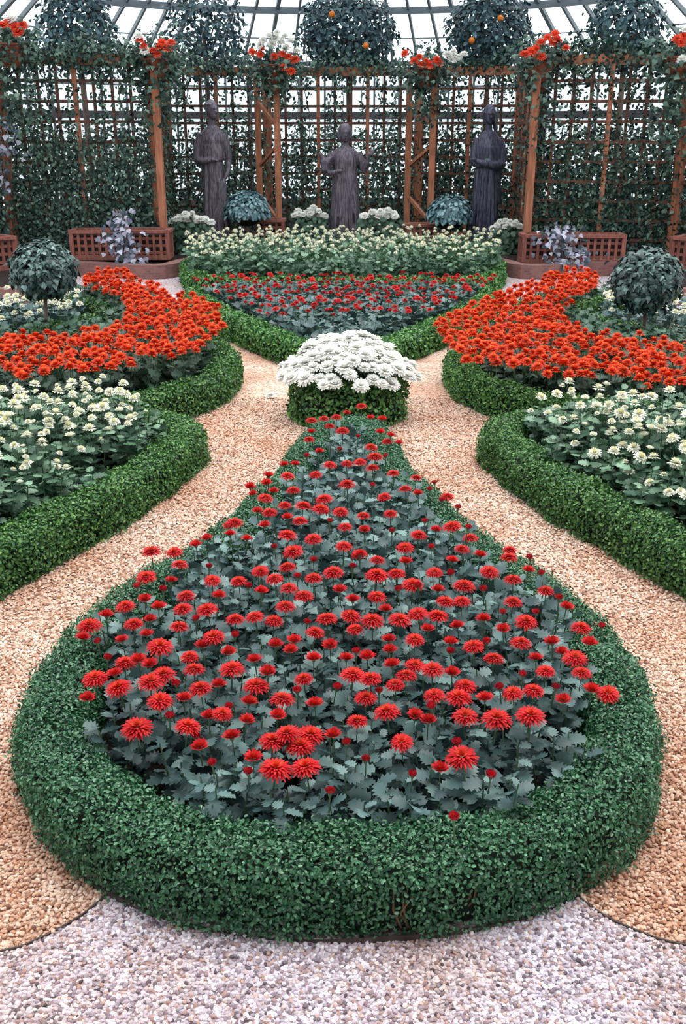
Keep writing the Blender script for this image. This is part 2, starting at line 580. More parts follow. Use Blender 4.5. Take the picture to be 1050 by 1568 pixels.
def flat(name, poly, z, mat):
    me = bpy.data.meshes.new(name)
    bm = bmesh.new()
    vs = [bm.verts.new((p[0], p[1], z)) for p in poly]
    f = bm.faces.new(vs)
    bmesh.ops.triangulate(bm, faces=[f])
    for f in bm.faces:
        if f.normal.z < 0:
            f.normal_flip()
    bm.to_mesh(me); bm.free()
    me.materials.append(mat)
    return obj(name, me)


struct(flat('floor', [(-9, -3), (9, -3), (9, 21.5), (-9, 21.5)], 0, M['gravel_tan']), 'tan gravel ground of the garden paths')
front_arc = [p for p in tear_line if p[1] < 2.3]
front_arc = sorted([tuple(p) for p in front_arc], key=lambda p: p[0])
front_arc = [p for p in front_arc if -.55 < p[0] < .55]
white_poly = [tuple(p) for p in wl[::-1]] + front_arc + [tuple(p) for p in wr] + [(1.6, -.5), (-1.6, -.5)]
struct(flat('floor', white_poly, .003, M['gravel_white']), 'white gravel apron in front of the teardrop bed')
# pale gravel walk round the far beds
far_poly = [(-3.4, 8.2), (-3.0, 10.6), (-1.9, 10.3), (-1.45, 9.2), (-1.15, 8.6), (-.9, 9.2), (0, 10.9), (.9, 9.2), (1.15, 8.6), (1.45, 9.2), (1.9, 10.3), (3.0, 10.6), (3.4, 8.2), (3.6, 8.2), (3.6, 12.6), (0, 14), (-3.6, 12.6), (-3.6, 8.2)]
struct(flat('floor', far_poly, .003, M['gravel_white']), 'pale gravel walk round the far beds')


def in_view(P, m=30):
    d = P[:, 1]
    Zc = d * cos(TH) + (CH) * sin(TH)
    Yc = d * sin(TH) - CH * cos(TH)
    px = 525 + F * P[:, 0] / Zc
    py = 784 - F * Yc / Zc
    return (px > -m * 4) & (px < 1050 + m * 4) & (py < 1568 + m)


def pebble(n_sub):
    bm = bmesh.new()
    if n_sub:
        bmesh.ops.create_icosphere(bm, subdivisions=1, radius=1)
    else:
        bmesh.ops.create_cone(bm, segments=4, radius1=1, radius2=0, depth=0.0)
        bm.clear()
        v = [bm.verts.new(c) for c in ((1, 0, 0), (0, 1, 0), (-1, 0, 0), (0, -1, 0), (0, 0, 1))]
        for k in range(4):
            bm.faces.new((v[k], v[(k + 1) % 4], v[4]))
    bm.verts.ensure_lookup_table()
    V = np.array([v.co[:] for v in bm.verts]); Fs = np.array([[v.index for v in f.verts] for f in bm.faces])
    if not n_sub:
        Fs = np.array([(0, 1, 4), (1, 2, 4), (2, 3, 4), (3, 0, 4)])
    bm.free()
    return V, Fs


beds_for_gravel = [tear_line, np.vstack([e_line, [(-4, 5.4), (-4, 2.2)]]), np.vstack([e_line * [-1, 1], [(4, 5.4), (4, 2.2)]]),
                   np.vstack([d_line, [(-5, 10), (-5, 5.6)]]), np.vstack([d_line * [-1, 1], [(5, 10), (5, 5.6)]])]


def lay_pebbles(y0, y1, sp, n_sub, want_white):
    xs = np.arange(-2.0, 2.0, sp); ys = np.arange(y0, y1, sp)
    X, Y = np.meshgrid(xs, ys)
    P = np.stack([X.ravel(), Y.ravel()], 1) + rng.uniform(-.45, .45, (X.size, 2)) * sp
    P = P[in_view(P)]
    for b in beds_for_gravel:
        P = P[~inside(P, b)]
    for ln in (tear_line, e_line, d_line, e_line * [-1, 1], d_line * [-1, 1]):
        P = P[edge_dist(P, ln[::2]) > .092]
    w = inside(P, white_poly)
    P = P[w if want_white else ~w]
    n = len(P)
    V, Fs = pebble(n_sub)
    S = rng.uniform(.42, .72, n) * sp
    Q = np.column_stack([P, rng.uniform(.0, .35, n) * sp + .002])
    N = unit(rng.normal(size=(n, 3)) * .35 + np.array([0, 0, 1.0]))
    V = V * np.array([1.0, 1.25, .75])
    return scatter(V, Fs, Q, N, S)


mb = MB()
mb.add(*lay_pebbles(1.2, 2.3, .0088, 1, True))
tag(mb.build('gravel', M['pebble_white']), 'loose white and pink pebbles in front of the teardrop hedge', 'gravel', kind='stuff')
mb = MB()
mb.add(*lay_pebbles(1.2, 3.3, .0096, 1, False))
mb.add(*lay_pebbles(3.3, 6.6, .013, 0, False))
tag(mb.build('gravel', M['pebble_tan']), 'loose tan and rust pebbles on the paths beside the teardrop bed', 'gravel', kind='stuff')

# thin metal strips that part the gravels
mb = MB()
strip = [p for p in tear_line if p[1] < 2.02]
strip = sorted(set((round(float(p[0]), 4), round(float(p[1]), 4)) for p in strip), key=lambda p: p[0])
c0 = np.array([0, 2.64])
pts = []
for p in strip:
    d = np.array(p) - c0
    d = d / np.linalg.norm(d)
    q = np.array(p) + d * .105
    pts.append((q[0], q[1], .004 + .006 * sin(q[0] * 9)))
for a, b in zip(pts[:-1], pts[1:]):
    mb.bar(a, b, .006, .016)
tag(mb.build('edging_strip', M['metal_strip']), 'dark curved metal edging strip at the foot of the front hedge', 'garden edging')
for L, side in ((wl, 'left'), (wr, 'right')):
    mb = MB()
    for a, b in zip(L[:-1], L[1:]):
        mb.bar((a[0], a[1], .002), (b[0], b[1], .002), .004, .013)
    tag(mb.build('edging_strip', M['metal_strip']), 'thin metal strip between white and orange gravel, %s of the teardrop bed' % side, 'garden edging')

# soil in the beds
struct(flat('floor', list(tear_line[:-1]), .012, M['soil']), 'dark soil of the teardrop bed')
for s in (1, -1):
    sx = np.array([s, 1])
    struct(flat('floor', list(np.vstack([e_line, [(-3, 5.4), (-3, 2.2)]]) * sx), .012, M['soil']), 'dark soil of the white flower bed on the ' + ('left' if s > 0 else 'right'))
    struct(flat('floor', list(np.vstack([d_line, [(-2.6, 9.5), (-2.75, 9.4), (-2.2, 9.2), (-2.03, 8.6), (-2.2, 8.0), (-2.6, 7.8), (-3.2, 7.6), (-3.2, 5.7)]]) * sx), .012, M['soil']), 'dark soil of the orange flower bed on the ' + ('left' if s > 0 else 'right'))
struct(flat('floor', list(c1_line), .012, M['soil']), 'dark soil of the far red bed')
struct(flat('floor', [(-1.9, 13.3)] + list(spline(C2_PATH, .05)) + [(1.9, 13.3)], .012, M['soil']), 'dark soil of the far yellow bed')
kerb_line = spline(KERB, .08)
struct(flat('floor', list(kerb_line) + [(8, 14), (5, 20), (-5, 20), (-8, 14)], .13, M['soil']), 'raised soil bed behind the brick kerb')

# ------------------------------------------------------------------ brick kerb
def kerb(name, pts, w, h):
    P = np.asarray(pts)
    T = unit(np.gradient(P, axis=0)); N = np.stack([-T[:, 1], T[:, 0]], 1)
    L = np.concatenate([[0], np.cumsum(np.linalg.norm(np.diff(P, axis=0), axis=1))])
    prof = [(-w / 2, 0), (-w / 2, h), (w / 2, h), (w / 2, 0)]
    plen = [0, h, h + w, 2 * h + w]
    me = bpy.data.meshes.new(name)
    bm = bmesh.new()
    uv = bm.loops.layers.uv.new('UVMap')
    rows = [[bm.verts.new((P[i, 0] + N[i, 0] * a, P[i, 1] + N[i, 1] * a, b)) for a, b in prof] for i in range(len(P))]
    for i in range(len(P) - 1):
        for k in range(3):
            f = bm.faces.new((rows[i][k], rows[i + 1][k], rows[i + 1][k + 1], rows[i][k + 1]))
            for l, (u, v) in zip(f.loops, ((L[i], plen[k]), (L[i + 1], plen[k]), (L[i + 1], plen[k + 1]), (L[i], plen[k + 1]))):
                l[uv].uv = (u, v)
    bmesh.ops.recalc_face_normals(bm, faces=bm.faces)
    bm.to_mesh(me); bm.free()
    me.materials.append(M['brick'])
    return obj(name, me)


tag(kerb('brick_kerb', kerb_line, .16, .17), 'low red brick kerb round the trellis planting', 'kerb')

# ------------------------------------------------------------------ wall and roof added behind the camera to shade the foreground
M['shade_wall_plaster'] = plain('added_shade_wall_plaster', (150, 142, 138), .9, .1, 3)
mb = MB()
mb.box((-5.2, -1.6, 2.6), (7.6, .2, 5.2)); mb.box((5.2, -1.6, 2.6), (7.6, .2, 5.2)); mb.box((0, -1.6, 4.1), (2.8, .2, 2.2))
struct(mb.build('shade_wall_front', M['shade_wall_plaster']), 'added unseen wall with a doorway behind the viewer, shading the foreground')
mb = MB()
mb.box((0, -.35, 3.6), (18, 2.4, .12))
struct(mb.build('ceiling', M['shade_wall_plaster']), 'added unseen roof over the doorway, shading the foreground')  # this ceiling is the added roof that shades the foreground

# ------------------------------------------------------------------ glass house
GC, GR, EAVE = 13.0, 7.0, 2.85


def ring_pts(r, z, a0=-105, a1=105, step=2.5):
    return [(r * sin(radians(a)), GC + r * cos(radians(a)), z) for a in np.arange(a0, a1 + .01, step)]


def dome_z(r):
    t = (GR - r)
    return EAVE + .58 * t - .022 * t * t


def band(mb, A, B, m=0):
    n = len(A)
    mb.add(np.array(A + B), [(i, i + 1, n + i + 1, n + i) for i in range(n - 1)], m)


mb = MB(); band(mb, ring_pts(GR + .02, .12), ring_pts(GR + .02, EAVE))
wall = struct(mb.build('wall_back', M['glass']), 'curved glass wall of the conservatory behind the trellis')
mb = MB()
for a in np.arange(-104, 104.1, 3.75):
    x, y = GR * sin(radians(a)), GC + GR * cos(radians(a))
    mb.bar((x, y, .1), (x, y, EAVE), .035, .05)
for z, w in ((EAVE, .09), (2.45, .03), (1.2, .03)):
    R = ring_pts(GR - .01, z)
    for a, b in zip(R[:-1], R[1:]):
        mb.bar(a, b, .06, w)
struct(mb.build('glazing_bars', M['frame'], wall))
mb = MB()
R = ring_pts(GR - .05, 1.96)
for a, b in zip(R[:-1], R[1:]):
    mb.bar(a, b, .2, .12)
struct(mb.build('trim_1', M['sill']), 'grey sill band running round the glass wall')
mb = MB()
R = ring_pts(GR, .12)
for a, b in zip(R[:-1], R[1:]):
    mb.bar((a[0], a[1], .25), (b[0], b[1], .25), .25, .5)
struct(mb.build('baseboard_back', M['brick']), 'low wall under the conservatory glass')
mb = MB()
rs = [GR, 6.4, 5.7, 5.0, 4.2, 3.2, 2.0, .6]
for r0, r1 in zip(rs[:-1], rs[1:]):
    band(mb, ring_pts(r0, dome_z(r0)), ring_pts(r1, dome_z(r1)))
roof = struct(mb.build('ceiling', M['glass']), 'glass dome roof of pale panes')
mb = MB()
for i, a in enumerate(np.arange(-101.25, 101.3, 3.75)):
    sa, ca = sin(radians(a)), cos(radians(a))
    w = .06 if i % 4 == 0 else .038
    lim = .6 if i % 4 == 0 else 2.0
    P = [(r * sa, GC + r * ca, dome_z(r) - .03) for r in rs if r >= lim]
    for p, q in zip(P[:-1], P[1:]):
        mb.bar(p, q, w, .07)
struct(mb.build('rib', M['frame'], roof))
mb = MB()
for r, w in ((5.6, .1), (3.2, .1), (6.35, .02), (5.0, .02), (4.4, .02)):
    R = ring_pts(r, dome_z(r) - (.05 if w > .05 else .01))
    for p, q in zip(R[:-1], R[1:]):
        mb.bar(p, q, w, w)
struct(mb.build('purlin', M['frame'], roof))

# ------------------------------------------------------------------ hedges
def lumps(P, f=9.0):
    return (np.sin(P[:, 0] * f + 1.3) * np.sin(P[:, 1] * f * 1.1 + .4) + .6 * np.sin(P[:, 0] * f * 2.3 + P[:, 2] * 14) * np.sin(P[:, 1] * f * 2.1 + 2.0))


def hedge(name, label, cat, path, w, h, dens, leaf, mat, closed=False, gaps=(), group=None):
    line = spline(path, .02, closed)
    L = np.concatenate([[0], np.cumsum(np.linalg.norm(np.diff(line, axis=0), axis=1))])
    tot = L[-1]
    T = unit(np.gradient(line, axis=0)); Nn = np.stack([-T[:, 1], T[:, 0]], 1)

    def frame(s):
        x = np.stack([np.interp(s, L, line[:, 0]), np.interp(s, L, line[:, 1])], 1)
        n = unit(np.stack([np.interp(s, L, Nn[:, 0]), np.interp(s, L, Nn[:, 1])], 1))
        e = np.ones(len(s))
        if not closed:
            q = np.minimum(s, tot - s) / (w * .5)
            e = np.where(q < 1, np.sqrt(np.maximum(1 - (1 - np.minimum(q, 1)) ** 2, 0.01)), 1)
        return x, n, e

    # profile: a rounded rectangle walked from one foot over the top to the other
    k = 60
    u = np.linspace(0, 1, k)
    ang = pi * (1 - u)
    ex = .35
    ox = np.sign(np.cos(ang)) * np.abs(np.cos(ang)) ** ex * w / 2
    oz = np.abs(np.sin(ang)) ** ex * h
    pl = np.concatenate([[0], np.cumsum(np.hypot(np.diff(ox), np.diff(oz)))])
    root = thing(name, label, cat, (float(line[len(line) // 2, 0]), float(line[len(line) // 2, 1]), 0), group)
    n = int(tot * pl[-1] * dens)
    s = rng.uniform(0, tot, n); v = rng.uniform(0, pl[-1], n)
    o, z = np.interp(v, pl, ox), np.interp(v, pl, oz)
    dox, doz = np.interp(v, pl, np.gradient(ox, pl + np.arange(k) * 1e-9)), np.interp(v, pl, np.gradient(oz, pl + np.arange(k) * 1e-9))
    x, nn, e = frame(s)
    nx, nz = -doz, dox
    q = np.sqrt(nx ** 2 + nz ** 2) + 1e-9
    nx, nz = nx / q, nz / q
    sg = np.where(nx * o + nz * (z - h * .4) < 0, -1, 1)
    nx, nz = nx * sg, nz * sg
    P = np.column_stack([x[:, 0] + nn[:, 0] * o * e, x[:, 1] + nn[:, 1] * o * e, z * (.72 + .28 * e)])
    N = np.column_stack([nn[:, 0] * nx, nn[:, 1] * nx, nz])
    off = lumps(P) * .013 + rng.normal(0, .009, n) - .004
    P = P + N * off[:, None]
    P[:, 2] = np.maximum(P[:, 2], .012)
    keep = np.ones(n, bool)
    for gx, gy, gr in gaps:
        g = ((P[:, 0] - gx) ** 2 + (P[:, 1] - gy) ** 2 < gr * gr) & (P[:, 2] < h * .72) & (rng.uniform(size=n) < .7)
        keep &= ~g
    P, N = P[keep], N[keep]
    D = unit(N * .75 + rng.normal(size=P.shape) * .6 + np.array([0, 0, .25]))
    Y = rng.normal(size=P.shape) + N * .4 + np.array([0, 0, .35])
    V, Fs = scatter(BOX_LEAF[0], BOX_LEAF[1], P, D, rng.uniform(.75, 1.25, len(P)) * leaf, Y)
    MB().add(V, Fs).build('foliage', mat, root)
    # dark core mesh, its colour standing for the shade between the leaves
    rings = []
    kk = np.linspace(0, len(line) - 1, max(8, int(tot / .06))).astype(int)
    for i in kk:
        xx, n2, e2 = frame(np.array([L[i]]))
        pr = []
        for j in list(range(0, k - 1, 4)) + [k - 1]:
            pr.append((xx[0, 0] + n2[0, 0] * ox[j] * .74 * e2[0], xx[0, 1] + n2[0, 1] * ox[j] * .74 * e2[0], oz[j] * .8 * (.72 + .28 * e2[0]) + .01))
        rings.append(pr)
    MB().loft(rings).build('inner_shade_core', M['core_shade'], root)
    if gaps:
        for gx, gy, gr in gaps:
            for _ in range(4):
                a = rng.uniform(-1, 1) * gr * .9
                p0 = np.array([gx + a, gy + .03, 0.0])
                p1 = p0 + np.array([rng.uniform(-.04, .04), rng.uniform(-.02, .01), h * rng.uniform(.35, .45)])
                p2 = p1 + np.array([rng.uniform(-.05, .05), rng.uniform(-.01, .03), h * .3])
                MB().tube([p0, p1, p2], [.0035, .003, .0015], 5).build('twig', M['twig'], root, True)
    return root


hedge('boxwood_hedge', 'clipped boxwood hedge round the large teardrop bed of red flowers in front', 'hedge', TEAR, .2, .185, 38000, .0102, M['box'], True,
      gaps=((.13, 1.74, .035), (.27, 1.78, .03)))
for s, nm in ((1, 'left'), (-1, 'right')):
    mm = (lambda p: p) if s > 0 else mirror
    hedge('boxwood_hedge', 'clipped boxwood hedge along the near white flower bed on the ' + nm, 'hedge', mm(E_PATH), .2, .2, 19000, .0145, M['box_far'])
    hedge('boxwood_hedge', 'clipped boxwood hedge curving round the orange flower bed on the ' + nm, 'hedge', mm(D_PATH), .2, .2, 11000, .019, M['box_far'])
    hedge('boxwood_hedge', 'short dark curved hedge inside the orange crescent beside the ivy ball on the ' + nm, 'hedge', mm(POCKET), .2, .24, 5000, .028, M['box_far'])
hedge('boxwood_hedge', 'pointed boxwood hedge of the far red bed behind the white clump', 'hedge', C1_PATH, .22, .2, 6500, .025, M['box_far'])
hedge('boxwood_hedge', 'low boxwood hedge in front of the far yellow flowers', 'hedge', C2_PATH, .2, .22, 4000, .03, M['box_far'])
hedge('boxwood_hedge', 'round dark hedge holding the white clump in the middle of the path', 'hedge',
      [(.03 + .27 * cos(a), 6.12 + .27 * sin(a)) for a in np.linspace(0, 2 * pi, 13)[:-1]], .17, .27, 7500, .024, M['box_far'], True)


# ------------------------------------------------------------------ flowers: shared meshes
def petals(mb, layers, width, m_of, z0=0.0, seg=4):
    """layers: (count, length, start elevation, end elevation, base radius, material)"""
    for li, (n, ln, e0, e1, br, m) in enumerate(layers):
        V, Fq = [], []
        for k in range(n):
            a = 2 * pi * (k + .5 * (li % 2) + rng.uniform(-.25, .25)) / n
            l = ln * rng.uniform(.86, 1.1)
            ca, sa = cos(a), sin(a)
            r, z = br, z0 + .002 * li
            base = len(V)
            for j in range(seg):
                t = j / (seg - 1)
                e = radians(e0 + (e1 - e0) * t + rng.uniform(-4, 4))
                wv = width * (.45, 1.0, 1.0, .35)[j] if seg == 4 else width * (.5, 1.0, .3)[j]
                cup = wv * .25
                V.append((r * ca - wv * sa * .5, r * sa + wv * ca * .5, z + cup))
                V.append((r * ca + wv * sa * .5, r * sa - wv * ca * .5, z + cup))
                r += cos(e) * l / (seg - 1); z += sin(e) * l / (seg - 1)
            for j in range(seg - 1):
                b = base + 2 * j
                Fq.append((b, b + 1, b + 3, b + 2))
        mb.add(V, Fq, m)


def calyx(mb, r, m, stem=.07, lean=0.0):
    mb.tube([(lean, 0, -stem), (lean * .3, 0, -.012), (0, 0, -.006), (0, 0, .004)], [.0022, .0022, r * .6, r], 6, m)


def bloom_open(name, R, mats, width, stem=.07, inner=True):
    mb = MB()
    petals(mb, [(24, R, 6, -34, .006, 0), (22, R * .95, 14, -16, .006, 0), (20, R * .85, 24, -2, .005, 0), (17, R * .7, 36, 10, .005, 0),
                (13, R * .5, 52, 30, .004, 1 if inner else 0), (9, R * .32, 74, 60, .002, 1 if inner else 0)], width, None)
    calyx(mb, .009, 2, stem)
    return mb.mesh(name, mats, True)


def bloom_cup(name, R, mats, width, stem=.07):
    mb = MB()
    petals(mb, [(15, R, 22, 34, .006, 0), (13, R * .92, 40, 52, .006, 0), (11, R * .8, 58, 70, .005, 0), (8, R * .6, 74, 86, .003, 1)], width, None)
    calyx(mb, .01, 2, stem)
    return mb.mesh(name, mats, True)


def bloom_bud(name, R, mats, stem=.06):
    mb = MB()
    petals(mb, [(9, R * 1.9, 20, 120, R * .3, 0), (8, R * 1.7, 40, 110, R * .25, 0), (6, R * 1.4, 70, 100, R * .1, 1)], R * 1.1, None)
    mb.ball((0, 0, R * .75), (R * .72, R * .72, R * .8), 8, 6, 0)
    calyx(mb, R * .75, 2, stem)
    return mb.mesh(name, mats, True)


def bloom_ball(name, R, mats, stem=.06, n=(12, 11, 10, 8, 5)):
    mb = MB()
    petals(mb, [(n[0], R, 0, -30, R * .15, 0), (n[1], R * .95, 20, 10, R * .12, 0), (n[2], R * .85, 42, 40, R * .1, 0), (n[3], R * .75, 62, 66, R * .06, 1), (n[4], R * .6, 80, 86, R * .03, 1)],
           R * .48, None, seg=3)
    calyx(mb, R * .3, 2, stem)
    return mb.mesh(name, mats, True)


RED = [M['red'], M['red_in'], M['stem']]
red_open = [bloom_open('bloom', .036, RED, .0066) for _ in range(3)]
red_cup = [bloom_cup('bloom', .027, RED, .009) for _ in range(2)]
BUD = [M['bud'], M['red'], M['stem']]
red_bud = [bloom_bud('bud', .011, BUD) for _ in range(2)]
ORG = [M['orange'], M['orange_in'], M['stem']]
orange_open = [bloom_ball('bloom', .036, ORG, .07) for _ in range(3)]
WHT = [M['white'], M['white'], M['stem']]
white_big = [bloom_ball('bloom', .058, WHT, .08, (18, 16, 13, 10, 7)) for _ in range(2)]
CRM = [M['cream'], M['cream_in'], M['stem']]
cream_open = [bloom_ball('bloom', .036, CRM, .12, (14, 12, 10, 8, 5)) for _ in range(2)]
cream_cup = [bloom_cup('bloom', .03, CRM, .011, .14)]
pompon = [bloom_ball('bloom', .024, CRM, .08, (8, 8, 7, 5, 3)) for _ in range(2)]


def mum_foliage(name, h, spread, stems, per_stem, leaf, mat, leafshape=None):
    """upright stems with lobed leaves all the way up"""
    mb = MB()
    LV, LF = leafshape or MUM_LEAF
    P, N, Y, S = [], [], [], []
    for k in range(stems):
        a = 2 * pi * (k + rng.uniform(-.2, .2)) / stems
        rr = spread * (.25 if k == 0 and stems > 3 else rng.uniform(.55, 1.0))
        b0 = np.array([cos(a) * rr * .35, sin(a) * rr * .35, 0])
        tip = np.array([cos(a) * rr, sin(a) * rr, h * rng.uniform(.86, 1.06)])
        mid = (b0 + tip) / 2 + np.array([cos(a), sin(a), 0]) * rr * .1
        mb.tube([b0, mid, tip], [.0035, .003, .002], 5, 1, False)
        g = rng.uniform(0, 6.28)
        for i in range(per_stem):
            t = .18 + .82 * (i + .5) / per_stem
            p = b0 * (1 - t) ** 2 + 2 * mid * t * (1 - t) + tip * t * t
            g += 2.4 + rng.uniform(-.4, .4)
            d = np.array([cos(g), sin(g), 0]) + np.array([cos(a), sin(a), 0]) * .35
            d[2] = rng.uniform(-.55, .35) + (.45 if t > .9 else 0)
            n = np.array([-cos(g) * .2, -sin(g) * .2, 1.0]) + rng.normal(size=3) * .42
            P.append(p); N.append(n); Y.append(d)
            S.append(leaf * rng.uniform(.75, 1.2) * (.62 if t > .93 else 1.0))
    mb.add(*scatter(LV, LF, P, N, S, np.array(Y)), 0)
    return mb.mesh(name, [mat, M['stem']], True)


def put(mesh, name, parent, p, rz=None, sc=1.0, tilt=0.0, taz=0.0):
    o = bpy.data.objects.new(name, mesh)
    COL.objects.link(o)
    o.parent = parent
    o.location = (p[0] - parent.location[0], p[1] - parent.location[1], p[2] - parent.location[2])
    rz = rng.uniform(0, 6.28) if rz is None else rz
    R = Matrix.Rotation(taz, 4, 'Z') @ Matrix.Rotation(tilt, 4, 'Y') @ Matrix.Rotation(rz - taz, 4, 'Z')
    o.rotation_euler = R.to_euler()
    o.scale = (sc, sc, sc)
    return o


def nearest(P, p):
    return int(np.argmin((P[:, 0] - p[0]) ** 2 + (P[:, 1] - p[1]) ** 2))


# ------------------------------------------------------------------ the teardrop bed
red_fol = [mum_foliage('foliage', .27, .085, 5, 15, .054, M['mumleaf']) for _ in range(4)]
XL = [(210, 1117), (422, 1180), (707, 1161), (812, 1098), (760, 1103)]
LG = [(468, 1177), (417, 1137), (440, 1125), (475, 1127), (460, 1145), (287, 1114), (182, 1055), (146, 1041), (231, 1046), (250, 1035), (355, 1026), (327, 977), (245, 992), (137, 960),
      (232, 846), (224, 885), (500, 949), (317, 935), (930, 1064), (880, 1010), (702, 1070), (662, 1027), (540, 1035), (612, 951), (670, 945), (570, 952), (537, 945), (631, 897), (710, 899),
      (575, 882), (749, 877), (805, 954), (524, 661), (574, 701), (570, 718), (531, 743), (496, 766), (491, 781), (464, 776), (692, 808), (359, 802), (440, 821), (449, 846), (510, 878), (577, 882),
      (712, 1099), (592, 1092), (392, 1052), (432, 1073), (307, 1056), (245, 1075)]
MD = [(267, 847), (275, 866), (352, 805), (440, 870), (480, 826), (398, 875), (420, 888), (325, 890), (365, 891), (480, 887), (442, 902), (465, 914), (285, 914), (192, 930), (280, 934), (437, 930),
      (205, 957), (274, 961), (360, 950), (390, 946), (419, 952), (482, 970), (192, 1016), (290, 1007), (297, 1027), (465, 1041), (340, 1094), (547, 1106), (615, 1138), (665, 1066), (712, 1052),
      (785, 1063), (816, 1059), (890, 1032), (835, 1029), (756, 1010), (797, 986), (725, 991), (635, 1020), (622, 1036), (605, 1050), (560, 1070), (567, 1041), (635, 981), (640, 941), (544, 965),
      (577, 915), (682, 923), (707, 922), (785, 923), (620, 840), (577, 859), (665, 878), (785, 889), (780, 844), (779, 855), (835, 906), (889, 963), (707, 842), (720, 825), (640, 820), (550, 850),
      (553, 623), (477, 645), (496, 642), (515, 640), (505, 654), (473, 674), (593, 677), (568, 686), (531, 711), (505, 713), (551, 709), (440, 730), (483, 728), (602, 726), (637, 733), (449, 752),
      (406, 764), (436, 775), (588, 762), (620, 750), (685, 762), (521, 785), (598, 788), (556, 791), (459, 799), (413, 786), (528, 808), (479, 827), (641, 821), (526, 838), (399, 876), (607, 880)]
CUP = [(262, 891), (300, 836), (317, 826), (352, 820), (378, 827), (222, 919), (243, 931), (335, 914), (400, 907), (127, 979), (163, 944), (230, 950), (187, 982), (225, 973), (230, 1019), (212, 1012),
       (176, 1034), (134, 1071), (282, 1071), (381, 1077), (410, 1031), (482, 1080), (320, 1098), (306, 1145), (355, 1130), (378, 1105), (425, 1097), (388, 1162), (510, 1127), (422, 989), (450, 982),
       (445, 997), (390, 1012), (674, 1179), (655, 1105), (635, 1096), (742, 1071), (862, 1073), (905, 1057), (597, 997), (595, 981), (562, 1007), (692, 1032), (809, 875), (867, 931), (902, 986),
       (735, 852), (531, 634), (567, 641), (585, 643), (582, 663), (598, 668), (477, 663), (611, 680), (489, 693), (435, 713), (452, 712), (408, 741), (411, 730), (383, 747), (387, 758), (419, 754),
       (640, 757), (394, 784), (405, 806), (440, 794), (558, 813), (667, 813), (551, 850), (621, 862), (692, 860), (670, 905), (520, 905), (505, 990), (530, 1010), (480, 1010), (700, 960), (740, 950),
       (770, 965), (860, 1000), (600, 1020), (310, 990), (350, 1000), (335, 1050), (540, 920), (590, 935), (655, 965), (690, 985), (820, 1010), (845, 985)]
BUDS = [(325, 1171), (631, 1189), (695, 1255), (751, 1190), (811, 856), (829, 880), (921, 961), (665, 741), (657, 751), (675, 768), (701, 779), (716, 810), (855, 918), (640, 900), (380, 1185),
        (530, 1140), (560, 1165), (660, 1085), (505, 1215), (350, 1085), (455, 1060), (515, 1055), (800, 1035), (765, 1055), (770, 940), (745, 985), (690, 1000), (470, 955), (455, 885), (250, 905),
        (610, 905), (540, 870), (600, 815), (505, 800), (570, 745), (470, 700), (520, 690), (590, 700), (548, 670), (650, 800), (660, 840), (690, 880), (480, 860), (420, 840), (380, 900), (300, 950),
        (360, 975), (545, 1000), (580, 1060), (700, 1140), (770, 1110), (850, 1055), (820, 940), (740, 905), (320, 870), (210, 900), (150, 985), (165, 1010), (270, 1050), (260, 1100), (300, 1130)]
FP = hexgrid(tear_line, .158, .2)
FP = FP[edge_dist(FP, tear_line) > np.where(FP[:, 1] < 2.3, .105, .125)]
FP = FP[np.lexsort((FP[:, 0], FP[:, 1]))]


def red_z(py):
    if py < 900:
        return .36
    return .36 - .10 * min(1, (py - 900) / 270)


plants, has = [], []
G1 = 'red chrysanthemums in the front teardrop bed'
for i, p in enumerate(FP):
    plants.append(thing('red_chrysanthemum', '', 'flower', (p[0], p[1], .012), G1))
    has.append({'open': 0, 'bud': 0})
    hs = .80 + .22 * min(1, max(0, (p[1] - 2.0) / .9))
    f = put(red_fol[i % 4], 'foliage', plants[-1], (p[0], p[1], .012), None, 1.0)
    f.scale = (1.0, 1.0, hs * rng.uniform(.93, 1.08))
for lst, meshes, sc, nm in ((XL, red_open, 1.04, 'bloom'), (LG, red_open, .9, 'bloom'), (MD, red_open, .74, 'bloom'), (CUP, red_cup, .78, 'bloom'), (BUDS, red_bud, .8, 'bud')):
    for k, (px, py) in enumerate(lst):
        z = red_z(py) + rng.uniform(-.012, .02) + (.03 if nm == 'bud' and px > 640 and py < 930 else 0)
        w = at(px, py, z)
        i = nearest(FP, w)
        put(meshes[k % len(meshes)], nm, plants[i], w, None, sc * rng.uniform(.92, 1.08), rng.uniform(0, .18), rng.uniform(0, 6.28))
        has[i]['open' if nm == 'bloom' else 'bud'] += 1
for i, p in enumerate(FP):
    e = edge_dist(FP[i:i + 1], tear_line)[0] < .24
    if p[1] > 4.7:
        zone = 'at the narrow tip of the teardrop bed'
    elif p[1] < 2.25:
        zone = 'in the front row of the teardrop bed'
    elif e and p[0] < 0:
        zone = 'along the left edge of the teardrop bed'
    elif e:
        zone = 'along the right edge of the teardrop bed'
    elif p[1] < 2.75:
        zone = 'in the broad middle of the teardrop bed'
    else:
        zone = 'in the narrowing back half of the teardrop bed'
    n = has[i]['open']
    look = ('without blooms' if n == 0 else 'with one open bloom' if n == 1 else 'with two open blooms' if n == 2 else 'crowded with open blooms')
    plants[i]['label'] = 'red chrysanthemum %s, %s' % (look, zone)


